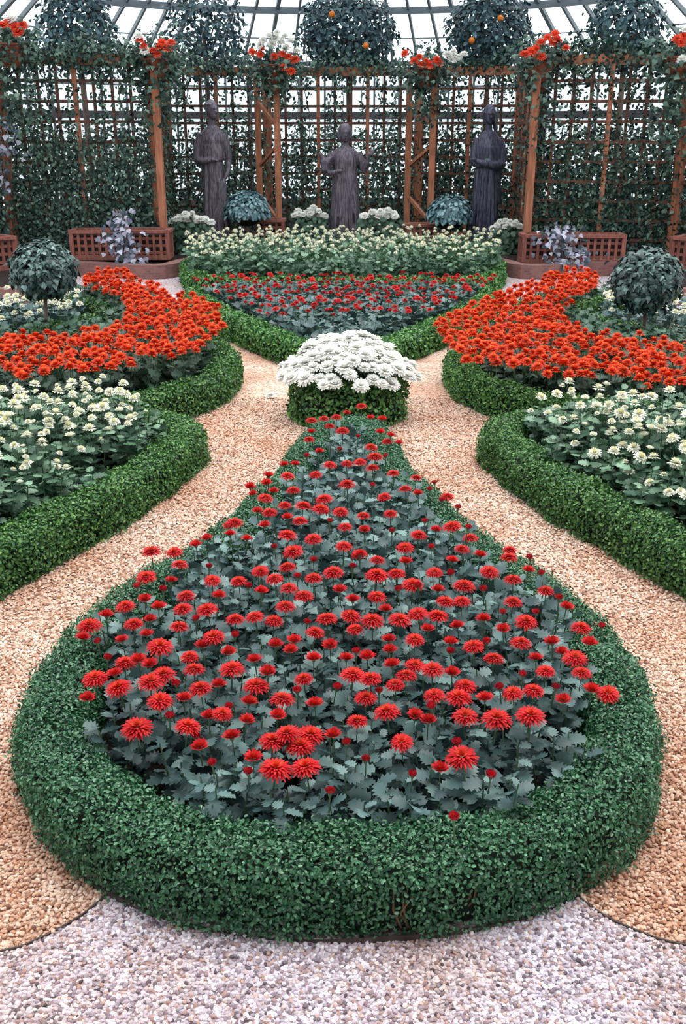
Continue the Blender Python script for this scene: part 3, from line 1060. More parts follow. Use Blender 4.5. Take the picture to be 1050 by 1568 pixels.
# ------------------------------------------------------------------ the other flower beds
def fill_bed(poly, sp, fol, hscale, meshes, pts_w, group, labels, sc=(.9, 1.1), margin=None, line=None, tilt=.35, name='chrysanthemum', nm='bloom', base=.012, low=1.0):
    P = hexgrid(poly, sp, .22)
    if line is not None:
        P = P[edge_dist(P, line) > margin]
    ps = []
    cnt = [0] * len(P)
    for i, p in enumerate(P):
        t = thing(name, '', 'flower', (p[0], p[1], base), group)
        f = put(fol[i % len(fol)], 'foliage', t, (p[0], p[1], base))
        ed = edge_dist(P[i:i + 1], line)[0] if line is not None else 1
        f.scale = (1, 1, hscale * rng.uniform(.92, 1.08) * min(1, low + (1 - low) * max(0, ed - .13) / .3))
        ps.append(t)
    for k, w in enumerate(pts_w):
        i = nearest(P, w)
        put(meshes[k % len(meshes)], nm, ps[i], w, None, rng.uniform(*sc), rng.uniform(0, tilt), rng.uniform(0, 6.28))
        cnt[i] += 1
    for i, p in enumerate(P):
        ps[i]['label'] = labels(p, cnt[i])
    return ps


def poisson(poly, r, tries=14000):
    poly = np.asarray(poly, float)
    x0, y0, x1, y1 = poly[:, 0].min(), poly[:, 1].min(), poly[:, 0].max(), poly[:, 1].max()
    C = np.column_stack([rng.uniform(x0, x1, tries), rng.uniform(y0, y1, tries)])
    C = C[inside(C, poly)]
    out = np.zeros((0, 2))
    for c in C:
        if len(out) == 0 or np.min((out[:, 0] - c[0]) ** 2 + (out[:, 1] - c[1]) ** 2) > r * r:
            out = np.vstack([out, c])
    return out


org_fol = [mum_foliage('foliage', .34, .1, 4, 9, .08, M['mumleaf_dark']) for _ in range(3)]
white_fol = [mum_foliage('foliage', .44, .1, 5, 17, .064, M['mumleaf_green']) for _ in range(4)]
low_fol = [mum_foliage('foliage', .29, .1, 5, 8, .075, M['mumleaf']) for _ in range(3)]
tall_fol = [mum_foliage('foliage', .45, .12, 5, 12, .075, M['mumleaf_green']) for _ in range(3)]

ORG_L = [(-40, 520), (24, 514), (72, 516), (124, 510), (160, 506), (188, 494), (200, 476), (190, 456), (160, 444), (128, 434), (132, 418), (192, 414), (206, 428), (244, 440), (256, 454), (304, 452),
         (336, 476), (342, 496), (320, 520), (280, 546), (240, 542), (168, 564), (120, 568), (36, 580), (12, 568), (-40, 560)]
ORG_R = [(1095, 530), (1040, 528), (985, 520), (920, 512), (890, 510), (862, 488), (858, 470), (880, 458), (912, 440), (914, 420), (870, 412), (835, 425), (800, 440), (760, 450), (700, 478), (664, 500),
         (680, 520), (715, 548), (790, 562), (860, 575), (890, 582), (960, 572), (990, 590), (1010, 588), (1050, 586), (1095, 580)]
E_BLOOM_L = [(-60, 600), (20, 596), (90, 590), (160, 572), (240, 572), (262, 592), (256, 625), (200, 650), (140, 690), (80, 735), (20, 745), (-60, 740)]
E_BLOOM_R = [(768, 578), (830, 572), (900, 590), (960, 600), (1050, 610), (1110, 620), (1110, 900), (1040, 850), (985, 800), (930, 748), (860, 690), (800, 640)]
for s, px_poly, nm in ((1, ORG_L, 'left'), (-1, ORG_R, 'right')):
    zb = .40
    wp = [at(x, y, zb)[:2] for x, y in px_poly]
    dl = d_line * np.array([s, 1])
    bl = poisson(wp, .066)
    pts = [(x, y, zb + rng.uniform(-.025, .03)) for x, y in bl]
    bedp = np.vstack([d_line, [(-2.9, 9.6), (-2.2, 9.3), (-1.9, 8.6), (-2.1, 7.85), (-2.6, 7.65), (-3.1, 7.5), (-3.1, 5.7)]]) * np.array([s, 1])

    def lab(p, n, nm=nm):
        far = p[1] > 8.0
        front = p[1] < 6.15
        z = ('at the far end of the %s orange crescent' % nm) if far else ('in the shaded front row of the %s orange crescent' % nm if front else 'in the thick middle of the %s orange crescent' % nm)
        return 'orange red chrysanthemum %s, %s' % ('covered in blooms' if n > 4 else 'with few blooms' if n else 'showing only leaves', z)
    fill_bed(bedp, .2, org_fol, .98, orange_open, pts, 'orange chrysanthemums in the %s crescent bed' % nm, lab, (.85, 1.12), .13, dl, .4, 'orange_chrysanthemum')

    # near white bed
    el = e_line * np.array([s, 1])
    ep = np.vstack([e_line, [(-2.4, 5.3), (-2.4, 2.3)]]) * np.array([s, 1])
    zone = [at(x, y, .3)[:2] for x, y in (E_BLOOM_L if s > 0 else E_BLOOM_R)]
    keep = []
    for c in poisson(zone, .078):
        for z in np.arange(.5, .24, -.03):
            q = np.array([c * (CH - z) / (CH - .3)])
            ed = edge_dist(q, el)[0]
            if inside(q, ep)[0] and ed > .13 and z < .24 + ed * .7:
                if rng.uniform() < (.92 if z > .4 else .6):
                    keep.append((q[0, 0], q[0, 1], z + rng.uniform(-.03, .03)))
                break

    def lab2(p, n, nm=nm):
        z = 'beside the hedge of the near %s bed' % nm if (p[1] < 4.4 or abs(p[0]) < 1.15) else 'at the back of the near %s bed' % nm
        return 'cream white chrysanthemum %s, %s' % ('bearing several blooms' if n > 2 else 'with one or two blooms' if n else 'showing only leaves', z)
    fill_bed(ep, .185, white_fol, 1.0, cream_open + cream_open + cream_cup, keep, 'cream chrysanthemums in the near %s bed' % nm, lab2, (.36, .88), .13, el, .5, 'cream_chrysanthemum', low=.62)

    # small white flowers in the pocket
    pk = np.array([(-2.75 + .6 * cos(a) - .1, 8.62 + .66 * sin(a)) for a in np.linspace(0, 2 * pi, 20)[:-1]]) * np.array([s, 1])
    pts = [(x, y, .34 + rng.uniform(-.06, .06)) for x, y in poisson(pk, .1)]
    fill_bed(pk, .22, low_fol, 1.0, cream_open, pts, 'small white chrysanthemums round the %s ivy ball' % nm,
             lambda p, n, nm=nm: 'small white chrysanthemum %s, round the foot of the %s ivy ball' % ('in flower' if n else 'showing only leaves', nm), (.6, 1.0), name='small_white_chrysanthemum')

c1p = [p for p in c1_line] + []
pts = [(x, y, .33 + rng.uniform(-.03, .03)) for x, y in poisson([p for p in c1_line], .105) if y > 8.05]
fill_bed(c1_line, .2, low_fol, 1.0, red_open + red_cup, pts, 'red chrysanthemums in the far pointed bed',
         lambda p, n: 'small red chrysanthemum %s, in the %s half of the far pointed bed' % ('in bloom' if n else 'showing only leaves', 'left' if p[0] < 0 else 'right'), (.65, .95), .13, c1_line, name='small_red_chrysanthemum')
c2p = [(-1.55, 11.1), (0, 10.97), (1.55, 11.1), (1.8, 11.8), (1.95, 12.7), (1.5, 13.3), (0, 13.5), (-1.5, 13.3), (-1.95, 12.7), (-1.8, 11.8)]
pts = [(x, y, .5 + rng.uniform(-.1, .06)) for x, y in poisson(c2p, .09) if (y > 11.4 or abs(x) > 1.1)]
fill_bed(c2p, .235, tall_fol, 1.0, pompon, pts, 'pale yellow pompon chrysanthemums in the far fan bed',
         lambda p, n: 'pale yellow pompon chrysanthemum %s, in the %s of the far fan bed' % ('in bloom' if n else 'showing only leaves', 'left side' if p[0] < -.6 else 'right side' if p[0] > .6 else 'middle'), (.85, 1.25), name='pompon_chrysanthemum')

# white clump in the middle of the path
CC = (.03, 6.12)
P = [(CC[0], CC[1])] + [(CC[0] + .2 * cos(a), CC[1] + .2 * sin(a)) for a in np.arange(6) * pi / 3]
P = np.array(P)
clump_fol = [mum_foliage('foliage', .4, .11, 5, 9, .085, M['mumleaf_green']) for _ in range(2)]
spots = ['in the centre', 'at the right', 'at the back right', 'at the back left', 'at the left', 'at the front left', 'at the front right']
ps = []
for i, p in enumerate(P):
    t = thing('white_chrysanthemum', 'large white chrysanthemum thick with blooms, %s of the round white clump' % spots[i], 'flower', (p[0], p[1], .012), 'white chrysanthemums of the round clump')
    put(clump_fol[i % 2], 'foliage', t, (p[0], p[1], .012)).scale = (1, 1, 1 if i == 0 else .85)
    ps.append(t)
k = 0
gold = pi * (3 - sqrt(5))
NB = 125
for j in range(NB):
    r = sqrt((j + .5) / NB)
    a = j * gold
    x, y = CC[0] + .42 * r * cos(a) + rng.uniform(-.015, .015), CC[1] + .41 * r * sin(a) + rng.uniform(-.015, .015)
    z = .49 - .22 * r ** 2.2 + rng.uniform(-.03, .03)
    i = nearest(P, (x, y))
    put(white_big[j % 2], 'bloom', ps[i], (x, y, z), None, rng.uniform(.62, .95), .6 * r * rng.uniform(.6, 1.1), a)
w = at(414, 608, .012)
tag(obj('fallen_bloom', white_big[0], None, (w[0], w[1], .022)), 'single fallen white bloom lying on the path left of the white clump', 'flower').scale = (.7, .7, .35)


# ------------------------------------------------------------------ ivy balls on stems
def ball_leaves(c, r, n, leaf, shape, droop=.3, squash=1.0):
    D = unit(rng.normal(size=(n, 3)))
    R = r * (1 + rng.normal(0, .05, n)) * np.where(rng.uniform(size=n) < .3, rng.uniform(.75, .95, n), 1)
    R = R * (1 + .07 * np.sin(D[:, 0] * 7 + 1) * np.sin(D[:, 2] * 8 + D[:, 1] * 5))
    P = np.array(c) + D * R[:, None] * np.array([1, 1, squash])
    N = D + rng.normal(size=(n, 3)) * .35 + np.array([0, 0, .35])
    Y = np.array([0, 0, -droop]) + D * .2 + rng.normal(size=(n, 3)) * .35
    return scatter(shape[0], shape[1], P, N, rng.uniform(.7, 1.3, n) * leaf, Y)


for px, py, r, bx, d, nm in ((66, 412, .235, 73, 7.95, 'left'), (990, 428, .25, 982, 7.75, 'right')):
    c = at_d(px, py, d)
    b = (at_d(bx, 530, d)[0], d, 0.0)
    t = thing('ivy_standard', 'dark round ivy ball on a thin stem in the %s orange flower bed' % nm, 'topiary', b)
    mb = MB()
    mb.add(*ball_leaves(c, r, 2200, .046, IVY_LEAF, .8, .9))
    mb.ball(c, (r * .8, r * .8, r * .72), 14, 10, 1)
    mb.build('crown', [M['ivy'], M['core_shade']], t)
    MB().tube([(b[0], d, 0), (b[0] + .01, d, .2), (c[0], d, c[2])], [.018, .016, .014], 8).build('stem', M['bark'], t, True)


# ------------------------------------------------------------------ trellis
ZT = 2.52


def lattice(mb, p, q, z0, z1, sp, sl, m=0):
    p, q = np.array(p, float), np.array(q, float)
    L = np.linalg.norm(q - p)
    n = max(2, int(round(L / sp)))
    for i in range(1, n):
        x = p + (q - p) * i / n
        mb.bar((x[0], x[1], z0), (x[0], x[1], z1), sl, sl * .5, m)
    k = max(2, int(round((z1 - z0) / sp)))
    nrm = np.array([-(q - p)[1], (q - p)[0]]) / L * sl * .5
    for j in range(1, k):
        z = z0 + (z1 - z0) * j / k
        mb.bar((p[0] + nrm[0], p[1] + nrm[1], z), (q[0] + nrm[0], q[1] + nrm[1], z), sl * .5, sl, m)


def vine(label, p, q, z0, z1, n, leaf, dense_low=.5, strands=7, top=.35, group=None):
    """leaves clinging to the panel in strands, thick at the foot and along the top"""
    p, q = np.array(p, float), np.array(q, float)
    d = (q - p); L = np.linalg.norm(d); d = d / L
    nrm = np.array([-d[1], d[0]])
    n = int(n * 2.3); leaf *= .74
    t = thing('climbing_vine', label, 'vine', (float((p + q)[0] / 2), float((p + q)[1] / 2), z0), group)
    cs = (np.arange(strands) + rng.uniform(.2, .8, strands)) / strands * L
    a = int(n * dense_low); b = int(n * top); c = n - a - b
    u = np.concatenate([rng.uniform(0, L, a), rng.uniform(0, L, b), cs[rng.integers(0, strands, c)] + rng.normal(0, .06, c)])
    z = np.concatenate([z0 + (z1 - z0) * .68 * rng.beta(1.0, 1.7, a), z1 + .06 + rng.normal(0, .1, b) * (1 + .5 * np.sin(5 * u[a:a + b] + L)), rng.uniform(z0, z1, c)])
    u = np.clip(u, -.1, L + .1) + .03 * np.sin(z * 6)
    o = rng.normal(-.02, .05, n)
    P = np.column_stack([p[0] + d[0] * u + nrm[0] * o, p[1] + d[1] * u + nrm[1] * o, z])
    N = np.column_stack([-nrm[0] * np.ones(n), -nrm[1] * np.ones(n), .5 * np.ones(n)]) * np.sign(nrm[1] if abs(nrm[1]) > .2 else 1) + rng.normal(size=(n, 3)) * .55
    Y = np.array([0, 0, -.8]) + rng.normal(size=(n, 3)) * .6
    MB().add(*scatter(OVAL_LEAF[0] * np.array([1.35, 1, 1]), OVAL_LEAF[1], P, N, rng.uniform(.6, 1.3, n) * leaf, Y)).build('foliage', M['vine'], t)
    mb = MB()
    for s_ in cs:
        pts = []
        for zz in np.linspace(z0, z1, 9):
            uu = s_ + .05 * sin(zz * 5 + s_ * 9)
            pts.append((p[0] + d[0] * uu - nrm[0] * .02, p[1] + d[1] * uu - nrm[1] * .02, zz))
        mb.tube(pts, .006, 5)
    mb.build('stems', M['bark'], t, True)
    return t


def panel(label, p, q, vlabel, nleaf, z0=.13, zt=ZT, sp=.235, **kw):
    p, q = np.array(p, float), np.array(q, float)
    d = unit((q - p)[None])[0]
    p2, q2 = p + d * .035, q - d * .035
    t = thing('garden_trellis', label, 'trellis', (float((p + q)[0] / 2), float((p + q)[1] / 2), z0))
    mb = MB(); lattice(mb, p2, q2, z0, zt, sp, .038); mb.build('lattice', M['wood_backlit'], t)
    Ln = float(np.linalg.norm(q2 - p2))
    for k in range(1, max(2, int(round(Ln / .75)))):
        e = p2 + d * Ln * k / max(2, int(round(Ln / .75)))
        MB().bar((e[0], e[1] - .03, z0), (e[0], e[1] - .03, zt), .055, .03).build('upright', M['wood'], t)
    for e in (p2, q2):
        MB().bar((e[0], e[1], z0), (e[0], e[1], zt), .065, .065).build('post', M['wood'], t)
    MB().bar((p2[0], p2[1], zt), (q2[0], q2[1], zt), .07, .12).build('top_rail', M['wood'], t)
    MB().bar((p2[0], p2[1], z0 + .05), (q2[0], q2[1], z0 + .05), .05, .08).build('bottom_rail', M['wood'], t)
    nr = np.array([-d[1], d[0]])
    if nr[1] > 0:
        nr = -nr
    vine(vlabel, p2 + nr * .03, q2 + nr * .03, z0, zt, nleaf, .075, **kw)
    return t


A0, A1, A2, A3, A4 = (-5.9, 11.6), (-4.25, 13.3), (-2.42, 13.65), (-2.62, 15.9), (-1.15, 16.2)
mr = lambda p: (-p[0], p[1])
for s, nm in ((1, 'left'), (-1, 'right')):
    f = (lambda p: p) if s > 0 else mr
    panel('wooden trellis panel at the far %s edge of the curved screen' % nm, f(A0), f(A1), 'dark climbing vine on the far %s trellis panel' % nm, 3200, dense_low=.48, top=.17)
    panel('wooden trellis panel above the %s lattice planter' % nm, f(A1), f(A2), 'dark climbing vine over the trellis above the %s planter' % nm, 4300, dense_low=.5, top=.17)
    panel('narrow trellis panel leading back beside the %s statue' % nm, f(A2), f(A3), 'vine on the trellis beside the %s statue' % nm, 2200, dense_low=.4, top=.18)
    panel('wooden trellis panel behind the %s statue' % nm, f(A3), f(A4), 'thin vine on the trellis behind the %s statue' % nm, 1700, dense_low=.42, top=.2)
panel('wide wooden trellis panel behind the middle statue', A4, mr(A4), 'thin vine on the trellis behind the middle statue', 2300, dense_low=.42, top=.2, strands=9)


def pier(label, pf, pb, zt):
    t = thing('wooden_pier', label, 'trellis pier', (pf[0], pf[1], .13))
    for e, w in ((pf, .085), (pb, .085)):
        MB().bar((e[0], e[1], .13), (e[0], e[1], zt), w, w).build('post', M['wood'], t)
    for za, zb in ((.45, .8), (1.5, 1.2), (1.75, 2.1)):
        MB().bar((pf[0], pf[1], za), (pb[0], pb[1], zb), .04, .04).build('brace', M['wood'], t)
    MB().bar((pf[0], pf[1], zt), (pb[0], pb[1], zt), .12, .08).build('cap_beam', M['wood'], t)
    return t


pier('two post wooden pier with slanting braces, left of the middle statue', (-.93, 15.1), (-1.25, 15.7), 2.45)
pier('two post wooden pier with slanting braces, right of the middle statue', (1.27, 15.1), (.96, 15.6), 2.45)
for x, nm in ((-2.33, 'left'), (2.4, 'right')):
    pier('tall wooden corner pier at the inner end of the %s planter' % nm, (x, 13.42), (x + (.14 if x < 0 else -.14) * -1, 13.75), 2.55)
for x, nm in ((-4.35, 'left'), (4.35, 'right')):
    pier('wooden corner pier at the outer end of the %s planter' % nm, (x, 12.9), (x * 1.03, 13.15), 2.6)


# ------------------------------------------------------------------ lattice planters
def planter(label, p, q, depth, z0, z1, sp=.085):
    p, q = np.array(p, float), np.array(q, float)
    d = unit((q - p)[None])[0]; nr = np.array([-d[1], d[0]])
    if nr[1] < 0:
        nr = -nr
    t = thing('lattice_planter', label, 'planter', (float((p + q)[0] / 2), float((p + q)[1] / 2), z0))
    C = [p, q, q + nr * depth, p + nr * depth]
    mb = MB(); lattice(mb, C[0], C[1], z0, z1, sp, .034); mb.build('lattice_front', M['wood_red'], t)
    for a, b in ((C[1], C[2]), (C[3], C[0])):
        mb = MB(); lattice(mb, a, b, z0, z1, sp, .034); mb.build('lattice_side', M['wood_red'], t)
    mb = MB()
    for a, b in zip(C, C[1:] + C[:1]):
        mb.bar((a[0], a[1], z1), (b[0], b[1], z1), .075, .035)
    mb.build('top_rail', M['wood_red'], t)
    mb = MB()
    for a, b in zip(C, C[1:] + C[:1]):
        mb.bar((a[0], a[1], z0 + .03), (b[0], b[1], z0 + .03), .05, .06)
    mb.build('bottom_rail', M['wood_red'], t)
    for a in C:
        MB().bar((a[0], a[1], z0), (a[0], a[1], z1), .05, .05).build('post', M['wood_red'], t)
    me = MB()
    I = [c + (sum(C) / 4 - c) * .06 for c in C]
    me.loft([[(c[0], c[1], z0 + .01) for c in I], [(c[0], c[1], z1 - .05) for c in I]])
    me.build('soil', M['soil'], t)
    return t


planter('reddish lattice planter box on the kerb, left of the left statue', (-3.42, 12.95), (-2.22, 13.0), .35, .165, .51)
planter('reddish lattice planter box on the kerb, right of the right statue', (2.27, 12.85), (3.5, 12.8), .35, .13, .47)
planter('small reddish lattice planter left of the middle statue', (-1.22, 14.75), (-.86, 14.75), .3, .14, .5)
planter('small reddish lattice planter right of the middle statue', (.92, 14.7), (1.3, 14.7), .3, .14, .44)
planter('lattice planter box cut by the left edge of the picture', (-5.2, 11.0), (-3.95, 12.35), .35, .13, .5)
planter('lattice planter box cut by the right edge of the picture', (3.95, 12.3), (5.2, 11.0), .35, .13, .5)


# ------------------------------------------------------------------ pale trailing plants, cushions and clumps round the statues
def pale_plant(label, c, w, z0, z1, n):
    t = thing('variegated_ivy', label, 'ivy', (c[0], c[1], z0))
    q = rng.uniform(size=n)
    z = z0 + (z1 - z0) * q
    wd = w * (.35 + .65 * np.sin(pi * np.clip(q * .85 + .1, 0, 1)))
    P = np.column_stack([c[0] + rng.normal(0, .42, n) * wd + .06 * np.sin(z * 9), c[1] + rng.normal(0, .06, n) - .1 * (1 - q), z])
    N = np.column_stack([np.zeros(n), -np.ones(n), .7 * np.ones(n)]) + rng.normal(size=(n, 3)) * .5
    MB().add(*scatter(IVY_LEAF[0], IVY_LEAF[1], P, N, rng.uniform(.6, 1.2, n) * .075, np.array([0, 0, -.7]) + rng.normal(size=(n, 3)) * .6)).build('foliage', M['pale'], t)
    mb = MB()
    for k in range(4):
        mb.tube([(c[0] + rng.normal(0, .05), c[1], z0), (c[0] + rng.normal(0, .08), c[1] - .03, (z0 + z1) / 2), (c[0] + rng.normal(0, .12), c[1], z1)], .006, 5)
    mb.build('stems', M['bark'], t, True)
    return t


pale_plant('pale variegated ivy trailing over the left planter and kerb', (-2.72, 12.72), .3, .0, .8, 260)
pale_plant('pale variegated ivy trailing over the right planter', (2.72, 12.62), .4, .05, .62, 230)
pale_plant('pale variegated ivy high on the far left corner pier', (-4.1, 12.75), .25, 1.0, 1.9, 90)


def cushion(label, c, r, z, leafmat):
    t = thing('cushion_mum', label, 'plant', (c[0], c[1], .13))
    mb = MB()
    n = 1300
    D = unit(rng.normal(size=(n, 3))); D[:, 2] = np.abs(D[:, 2]) * 1.1 - .35
    P = np.array([c[0], c[1], z]) + D * r * rng.uniform(.84, 1.06, (n, 1))
    N = D + np.array([0, 0, .6]) + rng.normal(size=(n, 3)) * .25
    mb.add(*scatter(MUM_LEAF[0], MUM_LEAF[1], P, N, rng.uniform(.045, .075, n), D + np.array([0, 0, -.5])))
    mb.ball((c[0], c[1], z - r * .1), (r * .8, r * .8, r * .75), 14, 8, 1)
    mb.build('foliage', [leafmat, M['core_shade']], t)
    MB().tube([(c[0], c[1], .13), (c[0], c[1], z)], .03, 8).build('stem', M['bark'], t, True)
    return t


c = at_d(378, 318, 14.5); cushion('blue green leafy dome between the left statue and its pier', c, .3, c[2], M['mumleaf_blue'])
c = at_d(688, 324, 14.5); cushion('blue green leafy dome left of the right statue', c, .3, c[2], M['mumleaf_blue'])


def white_clump(label, px0, px1, py, d, nb=16):
    a, b = at_d(px0, py, d), at_d(px1, py, d)
    x0, x1, z = a[0], b[0], a[2]
    cx = (x0 + x1) / 2
    t = thing('white_flower_clump', label, 'flower', (cx, d, .13), 'white clumps among the statues')
    n = 420
    w = (x1 - x0) / 2
    P = np.column_stack([cx + rng.uniform(-1, 1, n) * w, d + rng.uniform(-.17, .17, n), .13 + (z - .15) * rng.uniform(.05, 1, n)])
    N = np.column_stack([(P[:, 0] - cx) * 2, (P[:, 1] - d) * 4 - .4, np.full(n, .6)]) + rng.normal(size=(n, 3)) * .4
    MB().add(*scatter(MUM_LEAF[0], MUM_LEAF[1], P, N, rng.uniform(.06, .1, n), np.array([0, 0, -.5]) + rng.normal(size=(n, 3)) * .5)).build('foliage', M['mumleaf_dark'], t)
    for k in range(nb):
        x = x0 + (x1 - x0) * (k + .5) / nb + rng.uniform(-.03, .03)
        e = 1 - ((x - cx) / w) ** 2
        put(white_big[k % 2], 'bloom', t, (x, d - .12 + .24 * rng.uniform(), z + .1 * e * rng.uniform(.1, 1.2) - .02), None, rng.uniform(.75, 1.1), rng.uniform(.1, .6), -pi / 2 + rng.uniform(-.8, .8))
    return t


white_clump('white flower clump on dark stems at the foot of the left statue', 263, 325, 338, 14.0, 18)
white_clump('white flower clump to the left of the middle statue', 448, 500, 330, 14.9, 15)
white_clump('white flower clump to the right of the middle statue', 552, 610, 332, 14.6, 17)
white_clump('white flower clump on the right of the right statue', 754, 797, 348, 14.0, 13)


# ------------------------------------------------------------------ trees behind the trellis
def crown_tree(label, px, py, rx, rz, d, n, fruits=()):
    c = at_d(px, py, d)
    s = d / F * 1.0
    RX, RZ = rx * s, rz * s
    t = thing('orange_tree', label, 'tree', (c[0], d, .13), 'clipped trees behind the trellis')
    D = unit(rng.normal(size=(n, 3)))
    q = rng.uniform(.35, 1, n) ** .45
    q = q * (1 + .12 * np.sin(D[:, 0] * 6 + px) * np.sin(D[:, 2] * 7 + D[:, 1] * 4))
    P = np.array(c) + D * q[:, None] * np.array([RX, RX * .8, RZ])
    N = D + rng.normal(size=(n, 3)) * .5 + np.array([0, 0, .4])
    MB().add(*scatter(OVAL_LEAF[0] * np.array([1.3, 1, 1]), OVAL_LEAF[1], P, N, rng.uniform(.06, .11, n), D * .5 + rng.normal(size=(n, 3)) * .6)).build('crown', M['tree'], t)
    mb = MB()
    mb.tube([(c[0], d, .13), (c[0] + .03, d, 1.4), (c[0], d, c[2])], [.05, .045, .03], 8)
    trunk = mb.build('trunk', M['bark'], t, True)
    for k in range(6):
        a = k * 1.05
        MB().tube([(c[0], d, c[2] - RZ * .5), (c[0] + cos(a) * RX * .7, d + sin(a) * RX * .5, c[2] + RZ * rng.uniform(-.1, .6))], [.02, .007], 5).build('branch', M['bark'], trunk, True)
    for fx, fy in fruits:
        p = at_d(fx, fy, d - RX * .75)
        MB().ball(p, .045, 12, 8).build('orange', M['fruit'], t, True)


crown_tree('clipped tree crown above the trellis behind the left planter', 118, 42, 55, 60, 14.6, 1700)
crown_tree('tall airy tree crown rising above the left statue', 312, 48, 60, 66, 16.6, 1500)
crown_tree('dense round tree crown above the middle statue', 532, 50, 70, 56, 16.8, 3400, ((508, 22), (560, 70)))
crown_tree('round tree crown above the right statue', 748, 50, 60, 56, 16.6, 2900, ((766, 28), (722, 62)))
crown_tree('airy tree crown above the trellis behind the right planter', 958, 46, 53, 58, 14.6, 1500)


def shrub(label, x, d, r, h, n):
    t = thing('evergreen_shrub', label, 'shrub', (x, d, .13), 'dark shrubs between the trellis and the glass')
    D = unit(rng.normal(size=(n, 3)))
    q = rng.uniform(.3, 1, n) ** .4 * (1 + .15 * np.sin(D[:, 0] * 6 + x * 3) * np.sin(D[:, 2] * 8))
    P = np.array([x, d, .13 + h * .5]) + D * q[:, None] * np.array([r, r * .6, h * .52])
    P[:, 2] = np.maximum(P[:, 2], .2)
    N = D + rng.normal(size=(n, 3)) * .5 + np.array([0, 0, .4])
    MB().add(*scatter(OVAL_LEAF[0] * np.array([1.3, 1, 1]), OVAL_LEAF[1], P, N, rng.uniform(.06, .12, n), D * .5 + rng.normal(size=(n, 3)) * .6)).build('foliage', M['vine'], t)
    mb = MB()
    for k in range(5):
        a = k * 1.26
        mb.tube([(x, d, .13), (x + cos(a) * r * .3, d + sin(a) * r * .2, h * .5), (x + cos(a) * r * .55, d + sin(a) * r * .35, h * .9)], [.025, .018, .008], 5)
    mb.build('stems', M['bark'], t, True)


for x, d, r, h, n, w in ((-5.3, 14.3, .75, 1.75, 1700, 'at the far left of the trellis'), (-4.6, 15.3, .95, 1.85, 2100, 'behind the left planter trellis, left half'), (-3.4, 15.6, .8, 1.7, 1700, 'behind the left planter trellis, right half'),
                         (-1.9, 17.6, .95, 1.8, 1900, 'behind the left statue trellis'), (-.3, 18.2, .95, 1.75, 1500, 'behind the middle statue trellis'), (1.1, 18.0, .85, 1.75, 1300, 'behind the right middle pier'),
                         (2.2, 17.6, .95, 1.8, 1800, 'behind the right statue trellis'), (3.5, 15.6, .85, 1.7, 1700, 'behind the right planter trellis, left half'), (4.7, 15.3, .95, 1.8, 2100, 'behind the right planter trellis, right half'),
                         (5.3, 14.3, .75, 1.75, 1700, 'at the far right of the trellis')):
    shrub('dark evergreen shrub ' + w, x, d, r, h, n)


# ------------------------------------------------------------------ flower baskets on the piers
M['geranium'] = leafy('geranium_petals', [(226, 70, 44), (244, 96, 64), (250, 124, 92)], .6, .15, .3, .08)
red_g = [bloom_ball('bloom', .06, [M['geranium'], M['geranium'], M['stem']], .05, (14, 13, 11, 8, 5)) for _ in range(2)]


def basket(label, px, py, d, reds, whites, trail=.9, w=.34):
    c = at_d(px, py, d)
    t = thing('flower_basket', label, 'flower basket', (c[0], d, c[2] - .2))
    MB().loft([[(c[0] + r * cos(a), d + r * sin(a), c[2] - .28 + z) for a in np.linspace(0, 2 * pi, 17)[:-1]] for r, z in ((.1, 0), (.17, .2), (.18, .24))]).build('pot', M['clay'], t, True)
    rim = MB()
    rim.tube([(c[0] + .185 * cos(a), d + .185 * sin(a), c[2] - .05) for a in np.linspace(0, 2 * pi, 25)], .014, 6)
    rim.build('rim', M['clay'], t.children[0], True)
    n = 950
    D = rng.normal(size=(n, 3)) * np.array([w * .55, w * .45, .13]) + np.array([0, 0, -.03])
    k = int(n * .45)
    D[:k, 2] = -np.abs(rng.beta(1, 1.5, k)) * trail
    D[:k, 0] *= .8
    P = np.array(c) + D
    N = np.column_stack([D[:, 0], -np.ones(n) * .6, .6 * np.ones(n)]) + rng.normal(size=(n, 3)) * .5
    MB().add(*scatter(IVY_LEAF[0], IVY_LEAF[1], P, N, rng.uniform(.04, .08, n), np.array([0, 0, -.8]) + rng.normal(size=(n, 3)) * .5)).build('foliage', M['vine'], t)
    for lst, ms, sc in ((reds, red_g, 1.0), (whites, white_big, 1.05)):
        for j, (fx, fy) in enumerate(lst):
            p = at_d(fx, fy, d - .3)
            put(ms[j % 2], 'bloom', t, p, None, sc * rng.uniform(.8, 1.15), rng.uniform(.3, .9), -pi / 2 + rng.uniform(-.6, .6))


basket('basket of red flowers and trailing ivy on the pier left of the left statue', 240, 85, 13.5, [(214, 62), (220, 72), (244, 73), (248, 66), (262, 66), (256, 76), (241, 84), (234, 78)], [(222, 78), (212, 55)])
basket('basket with white flowers over orange ones, on the pier left of the middle statue', 420, 95, 15.1,
       [(386, 80), (402, 76), (398, 84), (420, 88), (432, 84), (442, 88), (452, 92), (434, 104), (446, 110)],
       [(402, 62), (412, 55), (424, 50), (436, 56), (446, 64), (430, 66), (416, 68), (438, 74), (455, 78), (398, 70), (422, 60)], .6)
basket('basket of orange flowers beside white ones, on the pier right of the middle statue', 655, 100, 15.1,
       [(620, 82), (642, 88), (634, 94), (652, 94), (658, 100), (668, 92), (672, 98), (645, 100)], [(684, 84), (692, 92), (702, 88), (694, 80), (710, 84)], .8)
basket('basket of orange flowers on the pier right of the right statue', 828, 88, 13.5,
       [(802, 84), (812, 80), (820, 76), (828, 66), (838, 58), (850, 52), (852, 62), (830, 88), (866, 74), (845, 68)], [], 1.3)
